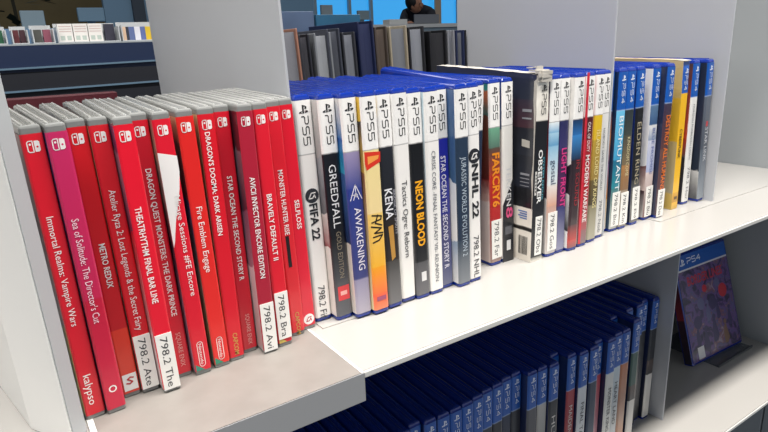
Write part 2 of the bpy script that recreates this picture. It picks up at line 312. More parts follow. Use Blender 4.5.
CASES = [
 ('immortal', 'S', 0.01529, -0.01518, -0.02386, -0.00938, 0.0106, 'leftmost red game case, standing against the white upright post', [(0.17, '#e41a2e', '#d41227')], [('Immortal Realms: Vampire Wars', 0.1228, 0.0596, 0.34, -0.05, '#f4f1ee', 0), ('kalypso', 0.0286, 0.0094, 0.4, -0.05, '#f4f1ee', 0.0)], None, [(0.17, '#7c2a33', '#b49aa0'), (0.0571, '#d9cf8c', '#d9cf8c')], []),
 ('sea', 'S', 0.02637, -0.01642, -0.02382, -0.012, 0.0106, 'magenta game case darkening to red at its foot, second from the white post', [(0.17, '#cf2a66', '#c61f4f'), (0.0727, '#c31238', '#cf2142')], [("Sea of Solitude: The Director's Cut", 0.1198, 0.0585, 0.36, -0.05, '#f3d6e0', 0)], None, [(0.17, '#3c4a86', '#4a3a66'), (0.1022, '#23304c', '#23304c')], [('ring', 0.0157, 0.42, '#f4f1ee')]),
 ('metro', 'S', 0.03722, -0.00436, -0.02382, -0.00014, 0.0106, 'red game case with a small white square emblem at its foot', [(0.17, '#de1420', '#cf121d'), (0.0454, '#e93a23', '#e03a27')], [('METRO REDUX', 0.0997, 0.0726, 0.32, 0.1, '#f4f1ee', 0.012)], None, [(0.17, '#c61a25', '#c61a25')], [('square', 0.0156, 0.0044, '#f4f1ee', '#c83038')]),
 ('atelier', 'S', 0.04807, -0.00587, -0.02382, -0.00121, 0.0106, 'red game case whose white call number sticker ends in Ate', [(0.17, '#e21c2a', '#d81623')], [('Atelier Ryza 2: Lost Legends & the Secret Fairy', 0.1299, 0.0426, 0.36, 0.05, '#f4f1ee', 0)], ('798.2 Ate', 0.0392, 0.0031, 0.42), [(0.17, '#caa27c', '#b85a50'), (0.094, '#8a5a4a', '#3a8a80')], []),
 ('theat', 'S', 0.05892, -0.01412, -0.02382, -0.012, 0.0106, 'red game case pulled forward, its white call number sticker ending in The', [(0.17, '#ed122e', '#e0122c')], [('THEATRHYTHM FINAL BAR LINE', 0.1198, 0.0605, 0.34, -0.1, '#f4f1ee', 0.012)], ('798.2 The', 0.0399, 0.0023, 0.42), [(0.17, '#5a4a78', '#3c2c50'), (0.1523, '#8a7888', '#6a3a58'), (0.1062, '#d4102c', '#d8c8c8')], []),
 ('dqm', 'S', 0.06977, -0.00131, -0.02382, -0.00071, 0.0106, 'red game case pushed back to the right of the sticker ending in The', [(0.17, '#d8142a', '#d4142c')], [('DRAGON QUEST MONSTERS: THE DARK PRINCE', 0.138, 0.0435, 0.32, 0.1, '#f4f1ee', 0.012), ('SQUARE ENIX', 0.0316, 0.0078, 0.28, 0.1, '#e2a09c', 0)], None, [(0.17, '#a91827', '#a91827')], []),
 ('mirage', 'S', 0.08135, -0.00578, -0.02588, -0.0065, 0.0106, 'red game case with a big white wedge across its upper spine', [(0.17, '#e4142e', '#d8122a')], [('Mirage Sessions #FE Encore', 0.1207, 0.0556, 0.34, 0.3, '#f4f1ee', 0)], None, [(0.17, '#a8544e', '#c8a890'), (0.1424, '#b8a898', '#5a3048'), (0.0929, '#3a2040', '#b09ab0')], [('poly', [(0, 0.1473), (1, 0.1441), (1, 0.1345), (0.85, 0.1243), (0.7, 0.1178), (0.35, 0.1047), (0.1, 0.0919), (0, 0.0889)], '#f4f1ee'), ('pill', 0.0233, 0.0057, '#f4f1ee'), ('corner', 0.0072, -0.0018, '#3a8a78')]),
 ('fire', 'S', 0.09443, -0.0045, -0.02053, 0, 0.0106, 'orange-red game case with a frayed pale left edge, right of the white wedge case', [(0.17, '#e2221f', '#e02823')], [('Fire Emblem Engage', 0.1109, 0.0679, 0.36, 0.05, '#f4f1ee', 0)], None, [(0.17, '#d8b08a', '#b23a3f'), (0.1523, '#5a2a34', '#8a3038'), (0.1153, '#3a3a7a', '#c8a878'), (0.027, '#c9a46c', '#2f7a6a')], [('pill', 0.0219, 0.0056, '#f4f1ee'), ('corner', 0.0071, -0.0028, '#2f8a6c')]),
 ('dogma', 'S', 0.10528, -0.00253, -0.00662, 0, 0.0106, 'red game case titled right from its top, second right of the white wedge case', [(0.17, '#db1225', '#d51227')], [("DRAGON'S DOGMA: DARK ARISEN", 0.1554, 0.0896, 0.3, -0.1, '#f4f1ee', 0.012), ('CAPCOM', 0.0204, 0.0046, 0.3, 0.05, '#c9a24e', 0.01)], None, [(0.17, '#c9a27a', '#a52a2c')], []),
 ('starS', 'S', 0.11682, 0.00285, -0.00702, 0, 0.0106, 'red game case pushed back directly left of the dark maroon case', [(0.17, '#d7122a', '#cd142a')], [('STAR OCEAN THE SECOND STORY R', 0.1255, 0.0539, 0.32, 0, '#f4f1ee', 0.012), ('SQUARE ENIX', 0.0288, 0.006, 0.28, 0.1, '#e2a09c', 0)], None, [(0.17, '#7a1422', '#7a1422')], []),
 ('avicii', 'S', 0.12797, -0.00683, -0.00507, 0, 0.0106, 'dark maroon game case whose white call number sticker ends in Avi', [(0.17, '#b21c36', '#a51a32')], [('AVICII INVECTOR ENCORE EDITION', 0.1246, 0.0555, 0.34, 0, '#f4f1ee', 0.012)], ('798.2 Avi', 0.0372, 0.0017, 0.44), [(0.17, '#4a1826', '#3a1c24'), (0.1419, '#6a5a66', '#2a2030'), (0.1027, '#6a4a60', '#8a6a78'), (0.0648, '#c6bcc0', '#a89a98')], []),
 ('brave', 'S', 0.14024, -0.00451, -0.01338, 0, 0.0106, 'red game case whose white call number sticker ends in Bra', [(0.17, '#e2182e', '#d8162a')], [('BRAVELY DEFAULT II', 0.111, 0.0648, 0.34, -0.05, '#f4f1ee', 0.012)], ('798.2 Bra', 0.0412, 0.0059, 0.44), [(0.17, '#cb2032', '#cb2032')], [('corner', 0.0075, 0.0012, '#cdb456')]),
 ('mh', 'S', 0.15477, 0.00422, -0.02558, 0, 0.0106, 'red game case with a black rectangle low on its spine', [(0.17, '#de152c', '#db2a32')], [('MONSTER HUNTER RISE', 0.1238, 0.0776, 0.34, 0, '#f4f1ee', 0.012), ('CAPCOM', 0.0185, 0.0007, 0.3, 0.05, '#c9a24e', 0.01)], None, [(0.17, '#ba182c', '#ba182c')], [('rect', -0.35, 0.15, 0.0768, 0.0536, '#1c1416')]),
 ('self', 'S', 0.16562, 0.00795, -0.02558, 0, 0.0106, 'rightmost red game case, with a round white emblem at its foot', [(0.17, '#de0f2a', '#db2038')], [('SELFLOSS', 0.1002, 0.0788, 0.34, 0.1, '#f4f1ee', 0.012)], None, [(0.17, '#4a1420', '#5a1a26'), (0.0236, '#ba2032', '#ba2032')], [('disc', 0.0081, 0.8, '#f4f1ee', '#c41830')]),
 ('fifa', '5', 0.17852, 0.01187, -0.02558, 0, 0.0139, 'all white blue-capped case beside the last red case, round dark emblem mid spine', [(0.17, '#f3f1ed', '#f3f1ed')], [('FIFA 22', 0.0931, 0.0655, 0.46, 0.05, '#22242a', 0.03), ('798.2 Fif', 0.0287, 0.0021, 0.42, 0, '#33353a', 0)], None, [(0.17, '#f3f1ed', '#f3f1ed')], [('disc', 0.099, 0.78, '#2c2f35', '#f3f1ed')]),
 ('greed', '5', 0.19267, 0.0038, -0.02558, 0, 0.0139, 'black blue-capped case with a small red box low on its spine', [(0.17, '#14161f', '#0e1016'), (0.0652, '#1a1a1d', '#5a5c62')], [('GREEDFALL', 0.1209, 0.0738, 0.44, 0, '#e6e6e8', 0.0), ('GOLD EDITION', 0.0707, 0.0341, 0.3, 0.05, '#8c8270', 0)], None, [(0.17, '#c9c7c4', '#9a9898'), (0.1266, '#8c8e94', '#5a5a60'), (0.0845, '#cfcac6', '#8a2430'), (0.0574, '#ddd8d2', '#ddd8d2')], [('rect', -0.65, 0.75, 0.0276, 0.016, '#d8343a'), ('rect', -0.35, 0.45, 0.0234, 0.0201, '#f0b0a8')]),
 ('awake', '5', 0.20682, -0.00193, -0.02558, 0, 0.0139, 'violet-blue blue-capped case with a white triangular emblem and white serif title', [(0.17, '#9a8fb4', '#3f4a92'), (0.1019, '#2a3a8a', '#3a3f78'), (0.0314, '#8f8aa6', '#b0aab6')], [('AWAKENING', 0.0875, 0.0387, 0.42, 0.1, '#eeeaf4', 0)], None, [(0.17, '#dcd8d0', '#3a6fa8'), (0.1384, '#1f4f9c', '#38a0c4'), (0.113, '#3a5f98', '#22305a'), (0.0596, '#ddd6cc', '#e2dcd4')], [('tri', 0.1049, 0.0936, 0.7, '#eeeaf4')]),
 ('ys', '5', 0.22097, -0.00494, -0.02558, -0.00419, 0.0139, 'yellow case with black brush lettering, fading to orange at its foot', [(0.17, '#efdc9a', '#efd79c'), (0.0809, '#eeca6e', '#eeb02e'), (0.0385, '#f0a01c', '#f2682a'), (0.016, '#ee5a34', '#ef8a5c')], [], None, [(0.17, '#d8b23c', '#d8b23c'), (0.1513, '#2c2c38', '#c8a040'), (0.1114, '#8a5a3a', '#e8d8a8')], [('poly', [(0.02, 0.1281), (1, 0.1267), (0.98, 0.1193), (0.1, 0.1145), (0.02, 0.1198)], '#d8341f'), ('poly', [(0.2, 0.1245), (0.9, 0.1243), (0.85, 0.1218), (0.2, 0.1187)], '#f2a04a'), ('brush', 0.0801, 0.0588, '#1c1612'), ('rect', -0.6, 0.6, 0.0143, 0.0109, '#a04a6a')]),
 ('kena', '5', 0.23583, -0.00282, -0.02977, 0, 0.0139, 'dark blue-capped case with a golden stripe low on its spine', [(0.17, '#23262e', '#17191f'), (0.0775, '#241f1c', '#2a2420'), (0.0392, '#43413f', '#6c6c6e')], [('KENA', 0.0972, 0.0735, 0.5, -0.1, '#e6e6ea', 0.012), ('BRIDGE OF SPIRITS', 0.0956, 0.0606, 0.16, 0.65, '#a8a8b0', 0)], None, [(0.17, '#dcdad6', '#dcdad6')], [('poly', [(0.3, 0.0677), (0.62, 0.0684), (0.66, 0.042), (0.4, 0.0395)], '#b98a3e')]),
 ('tact', '5', 0.25061, -0.00059, -0.03345, -0.0183, 0.0139, 'white blue-capped case with a thin black title, left of the black and gold one', [(0.17, '#f3f1ed', '#efede8')], [('Tactics Ogre: Reborn', 0.101, 0.0385, 0.36, 0.05, '#2a2c30', 0)], None, [(0.17, '#f3f1ed', '#f3f1ed')], []),
 ('neon', '5', 0.26476, -0.0019, -0.03345, -0.00373, 0.0139, 'black blue-capped case with thick golden lettering', [(0.17, '#101216', '#16181c'), (0.0318, '#4a4a4e', '#66666a')], [('NEON BLOOD', 0.0995, 0.0457, 0.5, 0.0, '#f0a818', 0.035)], None, [(0.17, '#e2e2e0', '#1a1c20')], [('rect', -0.25, 0.45, 0.0231, 0.0151, '#dcdcdc')]),
 ('crisis', '5', 0.27904, -0.00173, -0.03422, -0.01868, 0.0139, 'white blue-capped case with a long thin grey title', [(0.17, '#f3f1ed', '#f1efeb')], [('CRISIS CORE -FINAL FANTASY VII- REUNION', 0.1214, 0.0113, 0.28, 0, '#5a6068', 0)], None, [(0.17, '#bcd2dc', '#e6e6e4')], []),
 ('starP', '5', 0.29319, 0.00212, -0.03422, -0.00245, 0.0139, 'indigo blue-capped case with white lettering, between two white-topped neighbours', [(0.17, '#1c24a0', '#2a2f8e'), (0.0653, '#3a3a7c', '#55577e'), (0.0236, '#3f4676', '#6a6e88')], [('STAR OCEAN THE SECOND STORY R', 0.1148, 0.0182, 0.36, 0, '#e8e6f2', 0.014)], None, [(0.17, '#24308a', '#24308a')], []),
 ('jur', '5', 0.30734, -0.00474, -0.03422, -0.01409, 0.0139, 'slate blue blue-capped case whose pale left cover shows, beside the white hockey case', [(0.17, '#26384e', '#1f2f44'), (0.0421, '#2f3f50', '#7a8086')], [('JURASSIC WORLD EVOLUTION 2', 0.1131, 0.0277, 0.38, 0.05, '#b8c6d2', 0)], None, [(0.17, '#3a5a88', '#3c5a78'), (0.0932, '#d2d4d4', '#e2dfda'), (0.0421, '#8fa0b4', '#e2dfda')], []),
 ('nhl', '5', 0.32149, -0.00268, -0.03392, -0.00892, 0.0139, 'white blue-capped case with a round black emblem and heavy black title', [(0.17, '#f3f1ed', '#eeece8')], [('NHL 22', 0.1049, 0.0582, 0.5, 0.1, '#1e2024', 0.035), ('798.2 NHL', 0.042, 0.004, 0.44, 0.1, '#3c3e42', 0)], None, [(0.17, '#f3f1ed', '#f3f1ed')], [('disc', 0.1116, 0.9, '#22242a', '#f3f1ed')]),
 ('far', '5', 0.36292, 0.0143, -0.03246, 0, 0.0139, 'green to red blue-capped case with orange title and call number sticker', [(0.17, '#6fa88a', '#5a7a6c'), (0.1108, '#5c4a40', '#b03a22'), (0.0864, '#c22a1c', '#b01f20'), (0.0422, '#a82a2a', '#a08a80')], [('FARCRY6', 0.1064, 0.0566, 0.62, 0.05, '#f0921e', 0.03)], ('798.2 Far', 0.0442, 0.0069, 0.42), [(0.17, '#2f6a6c', '#3a8a86'), (0.1594, '#b8603a', '#4a7a70'), (0.1398, '#7a4a38', '#6a2a22'), (0.0818, '#8a2a24', '#e0b8ac'), (0.0632, '#e8d4cc', '#d8c4bc')], []),
 ('tekken', '5', 0.37836, 0.01485, -0.02547, -0.00025, 0.0139, 'case with white upper and black lower spine, right of the green to red one', [(0.17, '#e8e6e0', '#eeeae4')], [('TEKKEN', 0.0922, 0.0545, 0.42, 0.1, '#d8d8d8', 0.012)], None, [(0.17, '#2c3a7c', '#6a7a9a'), (0.1249, '#d8d4ce', '#d8d4ce')], [('poly', [(1, 0.0818), (1, -0.0038), (0, -0.0004), (0, 0.0558)], '#191b22'), ('text8', 0.0535, 0.0428), ('rect', -0.3, 0.45, 0.0211, 0.0111, '#d8d8d8'), ('rect', -0.6, 0.6, 0.035, 0.0271, '#55575e')]),
 ('goat', '5', 0.4187, -0.00186, -0.00831, 0, 0.0139, 'sky blue and white blue-capped case, right of the worn cardboard sleeve', [(0.17, '#e4eef2', '#7fb4d8'), (0.119, '#a8cfe4', '#5f9cc8'), (0.1071, '#8fc0dc', '#e6ecec'), (0.0705, '#e8e2dc', '#d8a48c'), (0.0502, '#caa090', '#d8d4d0')], [('gostal', 0.0941, 0.0714, 0.5, 0.0, '#44506a', 0)], ('798.2 Gos', 0.0443, 0.0062, 0.4), [(0.17, '#1f2a52', '#8a2c30'), (0.1034, '#b03a34', '#2a2c3a'), (0.056, '#e0dcd8', '#d8d4d0')], []),
 ('purple', '5', 0.43285, -0.00097, -0.00831, 0, 0.0139, 'night blue blue-capped case with magenta lettering', [(0.17, '#272a5a', '#3a3468'), (0.1014, '#3a2450', '#5a2a58'), (0.0474, '#3a3a70', '#8a8ca8')], [('LIGHT FRONT', 0.1033, 0.0464, 0.5, 0.1, '#e03c8a', 0.02)], None, [(0.17, '#2a3468', '#2a3468')], []),
 ('darkred', '5', 0.447, -0.00436, -0.00831, -0.01035, 0.0139, 'dark blue-capped case with a blue glow at top and a red glow at foot', [(0.17, '#16355c', '#2a6cae'), (0.1143, '#3a86c8', '#1c2c48'), (0.0906, '#2a1f28', '#3a2a2e'), (0.0263, '#5a3034', '#b83a34'), (0.0108, '#c04a44', '#6a5a5c')], [('IN SOUND', 0.0906, 0.0455, 0.36, 0.2, '#a83038', 0)], None, [(0.17, '#dcdad6', '#e6e4e0'), (0.0858, '#1a1c22', '#22242c'), (0.0555, '#c8c8c8', '#2a2c30'), (0.0191, '#e8e6e2', '#e8e6e2')], []),
 ('mw', '5', 0.46387, -0.00263, 0.0056, 0, 0.0139, 'crimson case with white lettering and a red edge running to its top', [(0.17, '#4a1a22', '#5a1c24'), (0.1071, '#a01c26', '#b01c28'), (0.058, '#b0202c', '#a04a4c'), (0.0171, '#8a5a5c', '#7a7072')], [('CALL OF DUTY', 0.1242, 0.0955, 0.3, 0.1, '#e6d8d6', 0.012), ('MODERN WARFARE', 0.0926, 0.0254, 0.42, 0.1, '#f0e4e2', 0.02)], None, [(0.17, '#d2384a', '#c8283a'), (0.0479, '#d8d0cc', '#d8d0cc')], [('poly', [(0.02, 0.1701), (0.27, 0.1699), (0.27, 0.0031), (0.02, 0.0038)], '#cc2438')]),
 ('yel', '5', 0.48125, -0.00022, 0.00845, 0, 0.0139, 'mustard blue-capped case, right of the crimson one', [(0.17, '#e0bc28', '#d8b428'), (0.1047, '#b89a3a', '#9a8040'), (0.0648, '#6a5a34', '#4a4230'), (0.0391, '#8a8468', '#a8a490')], [('ISLAND LORD OF KINGS', 0.1144, 0.036, 0.4, 0.1, '#f0e2a0', 0.0)], None, [(0.17, '#e6e4de', '#e6e4de')], []),
 ('white', '5', 0.49779, 0.00335, -0.00561, 0, 0.0139, 'whitish blue-capped case just left of the second divider', [(0.17, '#e4e4e2', '#d8d8d4'), (0.0925, '#d0d2d0', '#d8d6d0')], [('NOBODY SAVES THE WORLD', 0.1144, 0.0513, 0.22, -0.1, '#6a6e74', 0), ('798.2 Nob', 0.0408, 0.0063, 0.36, 0.0, '#7a7c80', 0)], None, [(0.17, '#e0e0de', '#e0e0de')], []),
 ('orng', '4', 0.51419, 0.01105, -0.00561, 0, 0.0139, 'blue-topped case with an orange patch, half hidden right behind the second divider', [(0.17, '#23305a', '#c07030'), (0.1038, '#c88038', '#5a3a6a'), (0.0738, '#7a5a8a', '#c8862e'), (0.0364, '#d8b47a', '#e4e0d8')], [], None, [(0.17, '#1c3a7a', '#1c3a7a')], []),
 ('bio', '4', 0.52834, 0.00691, -0.00561, -0.0037, 0.0139, 'turquoise case with widely spaced white lettering', [(0.17, '#6fc4ea', '#3f9cc8'), (0.0776, '#1f6a8a', '#2a8a98'), (0.0477, '#3a7a80', '#c8c8c0')], [('BIOMUTANT', 0.123, 0.0445, 0.5, 0.05, '#eef6f8', 0.0)], ('798.2 Bio', 0.0434, 0.0058, 0.4), [(0.17, '#1a2c50', '#20405a')], []),
 ('dk4', '4', 0.54249, 0.00626, -0.00561, -7e-05, 0.0139, 'dark blue-topped case with a thin cream title, right of the turquoise one', [(0.17, '#2a3438', '#3c4440'), (0.1021, '#4a4a40', '#7a6a50'), (0.0704, '#a87a4a', '#8a6a4c'), (0.0432, '#9a8a78', '#b8b0a4')], [('KINGDOM COME', 0.1, 0.0585, 0.34, 0.1, '#e2d8a8', 0)], ('798.2 Kin', 0.041, 0.0053, 0.36), [(0.17, '#1c3a80', '#2a3a4a')], []),
 ('elden', '4', 0.56472, 0.00683, -0.03727, 0, 0.0139, 'black case with a tall beige serif title', [(0.17, '#17191e', '#1c1e22'), (0.0508, '#3a3c3e', '#7c7c7a'), (0.0225, '#8a8a88', '#6a6a6a')], [('ELDEN RING', 0.1135, 0.0463, 0.5, -0.05, '#b0a68c', 0)], ('798.2 Eld', 0.043, 0.0064, 0.3), [(0.17, '#1c3a90', '#23262c')], []),
 ('w39', '4', 0.59162, 0.00862, -0.01815, -0.00278, 0.0139, 'blue-topped case with a broad white cover edge running to its top', [(0.17, '#5a7a9c', '#3a5a86'), (0.1072, '#e0e0e0', '#8a9ab4'), (0.0908, '#c8ccdc', '#aab4d4'), (0.0552, '#d8c8c4', '#7a5a58')], [('BLUE PROMISE', 0.1039, 0.0529, 0.34, 0.0, '#6a78b0', 0)], ('798.2 Blu', 0.0392, 0.0042, 0.4), [(0.17, '#e8e8e6', '#e2e2e0'), (0.0631, '#6a3a3c', '#d8c4bc'), (0.0346, '#4a3038', '#c8c4c0')], []),
 ('destroy', '4', 0.60646, 0.00339, 0.00101, 0, 0.0139, 'dark blue-topped case with rough orange lettering, left of the yellow sleeve', [(0.17, '#3a3048', '#5a3a3a'), (0.0783, '#6a4a44', '#4a3a48')], [('DESTROY ALL HUMANS', 0.1156, 0.0329, 0.55, 0.1, '#ee7a22', 0.012)], ('798.2 Des', 0.0329, 0.0012, 0.42), [(0.17, '#1f2a4c', '#2c2f44')], []),
 ('wh4', '4', 0.68024, 0.01487, -0.02321, -0.00075, 0.0139, 'blue-topped case with a white lower spine, right of the yellow sleeve', [(0.17, '#e4e4e2', '#dcdcd8')], [('HORIZON FORBIDDEN DAWN', 0.1206, 0.0555, 0.26, 0, '#7a7c80', 0), ('798.2 Hor', 0.0457, 0.0058, 0.36, 0.1, '#6a6c70', 0)], None, [(0.17, '#2a3040', '#c84a2c'), (0.0796, '#b03a24', '#4a4a50'), (0.0555, '#22242c', '#2a2c38')], []),
 ('last', '4', 0.70619, 0.0102, -0.05243, 0, 0.0139, 'grey-blue blue-topped case, rightmost of the upper row beside the end divider', [(0.17, '#5a6270', '#4a525e'), (0.065, '#5a6470', '#8a929a')], [('STAR LINK', 0.0916, 0.0502, 0.4, 0.05, '#d8dade', 0.0)], None, [(0.17, '#23304a', '#2c3442'), (0.0402, '#d0d0ce', '#30343c')], [('rect', -0.3, 0.3, 0.0988, 0.0928, '#c03038')]),
]
# ---------------------------------------------------------------- camera
cam = bpy.data.cameras.new('camera'); co = bpy.data.objects.new('camera', cam); COL.objects.link(co)
cam.sensor_width = 36; cam.lens = 587.566*36/768; cam.clip_start = .02; cam.clip_end = 60
Rm = Matrix(((.8278522, .18787314, -.52854935), (-.55946117, .20801271, -.8023303), (-.04079134, .95991374, .27731151))).to_4x4()
co.matrix_world = Matrix.Translation((0, -.35864, .20096)) @ Rm
S.camera = co

# ---------------------------------------------------------------- shelving
ZL = -.2803; FL = -.62; XE = .9625; XS = .1708
M_SHELF = mat('white_shelf_laminate', '#aaa8a4', .22, .5, mottle=.015, mscale=6)
M_EDGE = mat('shelf_edge', '#c9c9c4', .35)
M_PINK = mat('worn_laminate', '#86827d', .5, mottle=.07, mscale=45)
M_GREY = mat('grey_edge', '#8e9092', .55)
M_PANEL = mat('white_panel', '#9a9fa2', .45)
M_POST = mat('white_upright', '#e6e6e3', .4)
M_METAL = mat('white_metal', '#b3b6bb', .35)
M_DARK = mat('dark_gap', '#2a2f38', .6)

def anchored(mb, c): mb.v = [(x-c[0], y-c[1], z-c[2]) for x, y, z in mb.v]; return mb
c = (.56, .15, -.0042); r = empty('shelf_board', c); tag(r, 'white upper shelf board under the blue-capped cases, glossy top', 'shelf')
anchored(MB().box(XS, -.0665, -.0042, XE, .372, 0), c).build('board', M_SHELF, r, bevel=.0006)
o = anchored(MB().box(XS, -.0690, -.0044, XE, -.0668, -.0002), c).build('edge_strip', M_EDGE, r, bevel=.0005); o['label'] = 'grey front edge strip'
c = (.56, .15, ZL-.004); r = empty('shelf_board', c); tag(r, 'white lower shelf board, shaded but for its bright front strip', 'shelf')
anchored(MB().box(-.05, -.0625, ZL-.004, XE, .372, ZL), c).build('board', M_SHELF, r, bevel=.0006)
anchored(MB().box(-.05, -.0646, ZL-.0042, XE, -.0628, ZL-.0002), c).build('edge_strip', M_EDGE, r, bevel=.0005)
c = (XE+.015, .15, FL); r = empty('shelf_end_panel', c); tag(r, 'tall grey-white end panel closing the shelves on the right', 'shelf panel')
anchored(MB().box(XE+.0005, 0, FL, XE+.03, .38, .36), c).build('panel', M_PANEL, r, bevel=.001)
anchored(MB().box(XE+.0005, -.075, FL, XE+.03, -.002, .36), c).build('front_post', M_PANEL, r, bevel=.001)
o = MB().box(-.05, .236, ZL+.0005, XE, .243, -.0206).build('shelf_back_panel', M_PANEL); tag(o, 'grey back panel of the lower shelf, behind the displayed case', 'shelf panel')
o = MB().box(-.05, .06, FL, XE-.001, .36, ZL-.0045).build('shelf_plinth', M_PANEL); tag(o, 'plain white base below the lower shelf board', 'shelf base')

s2 = empty('laminate_shelf', (.09, .15, -.0205)); tag(s2, 'worn pinkish laminate shelf with thick grey front edge, under the red cases', 'shelf')
off2 = Vector((.09, .15, -.0205))
def P2(o): o.location = -off2; return o
mb = MB(); mb.box(.0185, -.0685, -.0195, XS-.0022, .372, 0)
P2(mb.build('shelf_top', M_PINK, s2))
mb = MB(); mb.box(.0150, -.0694, -.0205, XS-.0004, -.0687, -.0003)
P2(mb.build('front_edge', M_GREY, s2))
mb = MB(); mb.box(XS-.0021, -.0685, -.0195, XS-.0002, .372, .0001).box(.0150, -.0685, -.0195, .0183, .372, .0001)
o = P2(mb.build('edge_strip', M_POST, s2)); o['label'] = 'white edge strip'

# left upright, leaning a touch with the row; the shelf top of the bay beyond it
lean = -.0245
up = MB(); poly = [(-.0121, -.003), (.0062, -.0360), (.0066, -.0352), (.0132, -.0240), (.0126, -.0160), (-.0060, .085), (-.0120, .37), (-.03, .37), (-.0286, .0786)]
n = len(poly); k0 = len(up.v)
zz = [0, .40]
up.v += [(x + z*lean, y, z) for z in zz for x, y in poly]
up.f += [tuple(reversed(range(n))), tuple(range(n, 2*n))] + [(i, (i+1) % n, n+(i+1) % n, n+i) for i in range(n)]
up.m += [0]*len(up.f)
o = up.build('post', M_POST, bevel=.0008); pr_ = empty('shelf_upright', (0, .15, 0)); o.parent = pr_; o.location = (0, -.15, 0); tag(pr_, 'thick white upright post left of the red cases', 'shelf upright')
mb = MB(); pp = [(.0070, -.0358), (.0138, -.0243), (.0133, -.0170), (.0130, -.0170), (.0134, -.0242), (.0067, -.0354)]; n = len(pp)
mb.v += [(x + z*lean, y, z) for z in (0.0, .40) for x, y in pp]
mb.f += [tuple(reversed(range(n))), tuple(range(n, 2*n))] + [(i, (i+1) % n, n+(i+1) % n, n+i) for i in range(n)]; mb.m += [0]*len(mb.f)
o = mb.build('shaded_bevel', mat('bevel_shade', '#b2b7b9', .5), pr_); o.location = (0, -.15, 0); o['label'] = 'post bevel with its shade painted grey'  # grey colour stands in for shade on the post's right bevel
mb = MB(); mb.box(-.62, -.0690, -.02, .0146, .372, -.0003)
o = mb.build('side_shelf', M_SHELF); tag(o, 'plain white shelf top left of the upright post, bottom corner', 'shelf')
mb = MB(); mb.box(-.6, .0, FL, -.052, .36, -.0203); o2 = tag(mb.build('shelf_support', M_PANEL), 'white base below the side shelf left of the upright', 'shelf base')

# dividers: bent sheet-metal plates with a thin foot
def divider(x, y0, y1, z1, label, lean=0, z=0, foot=None):
    root = empty('shelf_divider', (x, y0, z)); tag(root, label, 'shelf divider', None)
    mb = MB(); t = .0019; m = 12
    h = z1-z
    a = [(0,0),(t,0),(t,y1-y0),(0,y1-y0)]
    mb.v += [(px, py, 0.0) for px, py in a] + [(px+h*lean, py, h) for px, py in a]
    for q in ((0,3,2,1),(4,5,6,7),(0,1,5,4),(1,2,6,5),(2,3,7,6),(3,0,4,7)): mb.f.append(q); mb.m.append(0)
    mb.build('plate', M_METAL, root, bevel=.0004)
    if foot:
        M_METAL_F = M_SHELF
        f0, f1, fy0, fy1 = foot
        mb = MB().box(f0-x, fy0-y0, 0.0, f1-x, fy1-y0, .0008); mb.build('foot', M_METAL_F, root)
    return root
divider(.1764, .0145, .36, .36, 'tall white metal divider between the red cases and the white blue-capped case', lean=-.0254, foot=(.1783, .262, .0012, .12))
divider(.5119, .0035, .232, .36, 'white metal divider behind the middle of the blue-capped row', lean=-.004)
divider(.7216, 0, .232, .36, 'white metal divider at the right end of the upper row', foot=(.60, .86, -.0065, .10))
divider(.6525, -.004, .232, -.02, 'white metal divider on the lower shelf beside the displayed case', z=ZL, lean=0)

# ---------------------------------------------------------------- upper row
for (k, kind, x, y, ln, ti, w, label, bands, texts, stick, cover, extra) in CASES:
    z = .0009 if x > .60 or .178 < x < .26 else 0
    make_case(kind, x, y, ln, ti, w, label, bands, texts, stick, cover, extra, z=z, yaw={'immortal': .085, 'sea': .072, 'metro': .03}.get(k, 0),
              group='red game cases at the left of the upper shelf' if kind == 'S' else 'blue-capped game cases on the upper shelf')
# a blue case squeezed in behind the white hockey case, its back end riding up
make_case('5', .3385, .018, -.03, -.058, .0139, 'tilted blue case wedged behind the white hockey case, its back end sticking up', [(.17,'#22304a','#22304a')], (), None, [(.17,'#2a3a5a','#3a4a6a')], (), z=0, group='blue-capped game cases on the upper shelf')

# worn cardboard sleeves
def sleeve(name, label, x, y, lean, w, D, H, rise, col_top, parts, seedv):
    rnd = random.Random(seedv)
    root = empty(name, (x, y, w*math.sin(lean) if lean > 0 else 0), (0, lean, 0)); tag(root, label, 'cardboard game sleeve')
    bm = bmesh.new(); nx, ny, nz = 4, 14, 16
    idx = {}
    def V(i, j, k):
        if (i, j, k) not in idx:
            px, py, pz = w*i/nx, D*j/ny, (H + rise*j/ny)*k/nz
            if k == nz:
                if j == 0: pz -= .0016*rnd.random() + .0008; py += .001
                pz += .0007*(rnd.random()-.5)
            elif j == 0 and k > nz-3 and i in (0, nx): py += .0006
            idx[(i, j, k)] = bm.verts.new((px, py, pz))
        return idx[(i, j, k)]
    def F(vs, mi): f = bm.faces.new(vs); f.material_index = mi
    for j in range(ny):
        for k in range(nz):
            F([V(0,j+1,k), V(0,j,k), V(0,j,k+1), V(0,j+1,k+1)], 1); F([V(nx,j,k), V(nx,j+1,k), V(nx,j+1,k+1), V(nx,j,k+1)], 2)
        for i in range(nx):
            F([V(i,j,nz), V(i+1,j,nz), V(i+1,j+1,nz), V(i,j+1,nz)], 3); F([V(i,j+1,0), V(i+1,j+1,0), V(i+1,j,0), V(i,j,0)], 3)
    for i in range(nx):
        for k in range(nz):
            F([V(i,0,k), V(i+1,0,k), V(i+1,0,k+1), V(i,0,k+1)], 0); F([V(i+1,ny,k), V(i,ny,k), V(i,ny,k+1), V(i+1,ny,k+1)], 3)
    me = bpy.data.meshes.new('sleeve_box'); bm.to_mesh(me); bm.free()
    for m in parts: me.materials.append(m)
    o = bpy.data.objects.new('sleeve_box', me); COL.objects.link(o); o.parent = root
    return root
M_CARD = mat('worn_white_cardboard', '#b4b0a8', .75, mottle=.12, mscale=120)
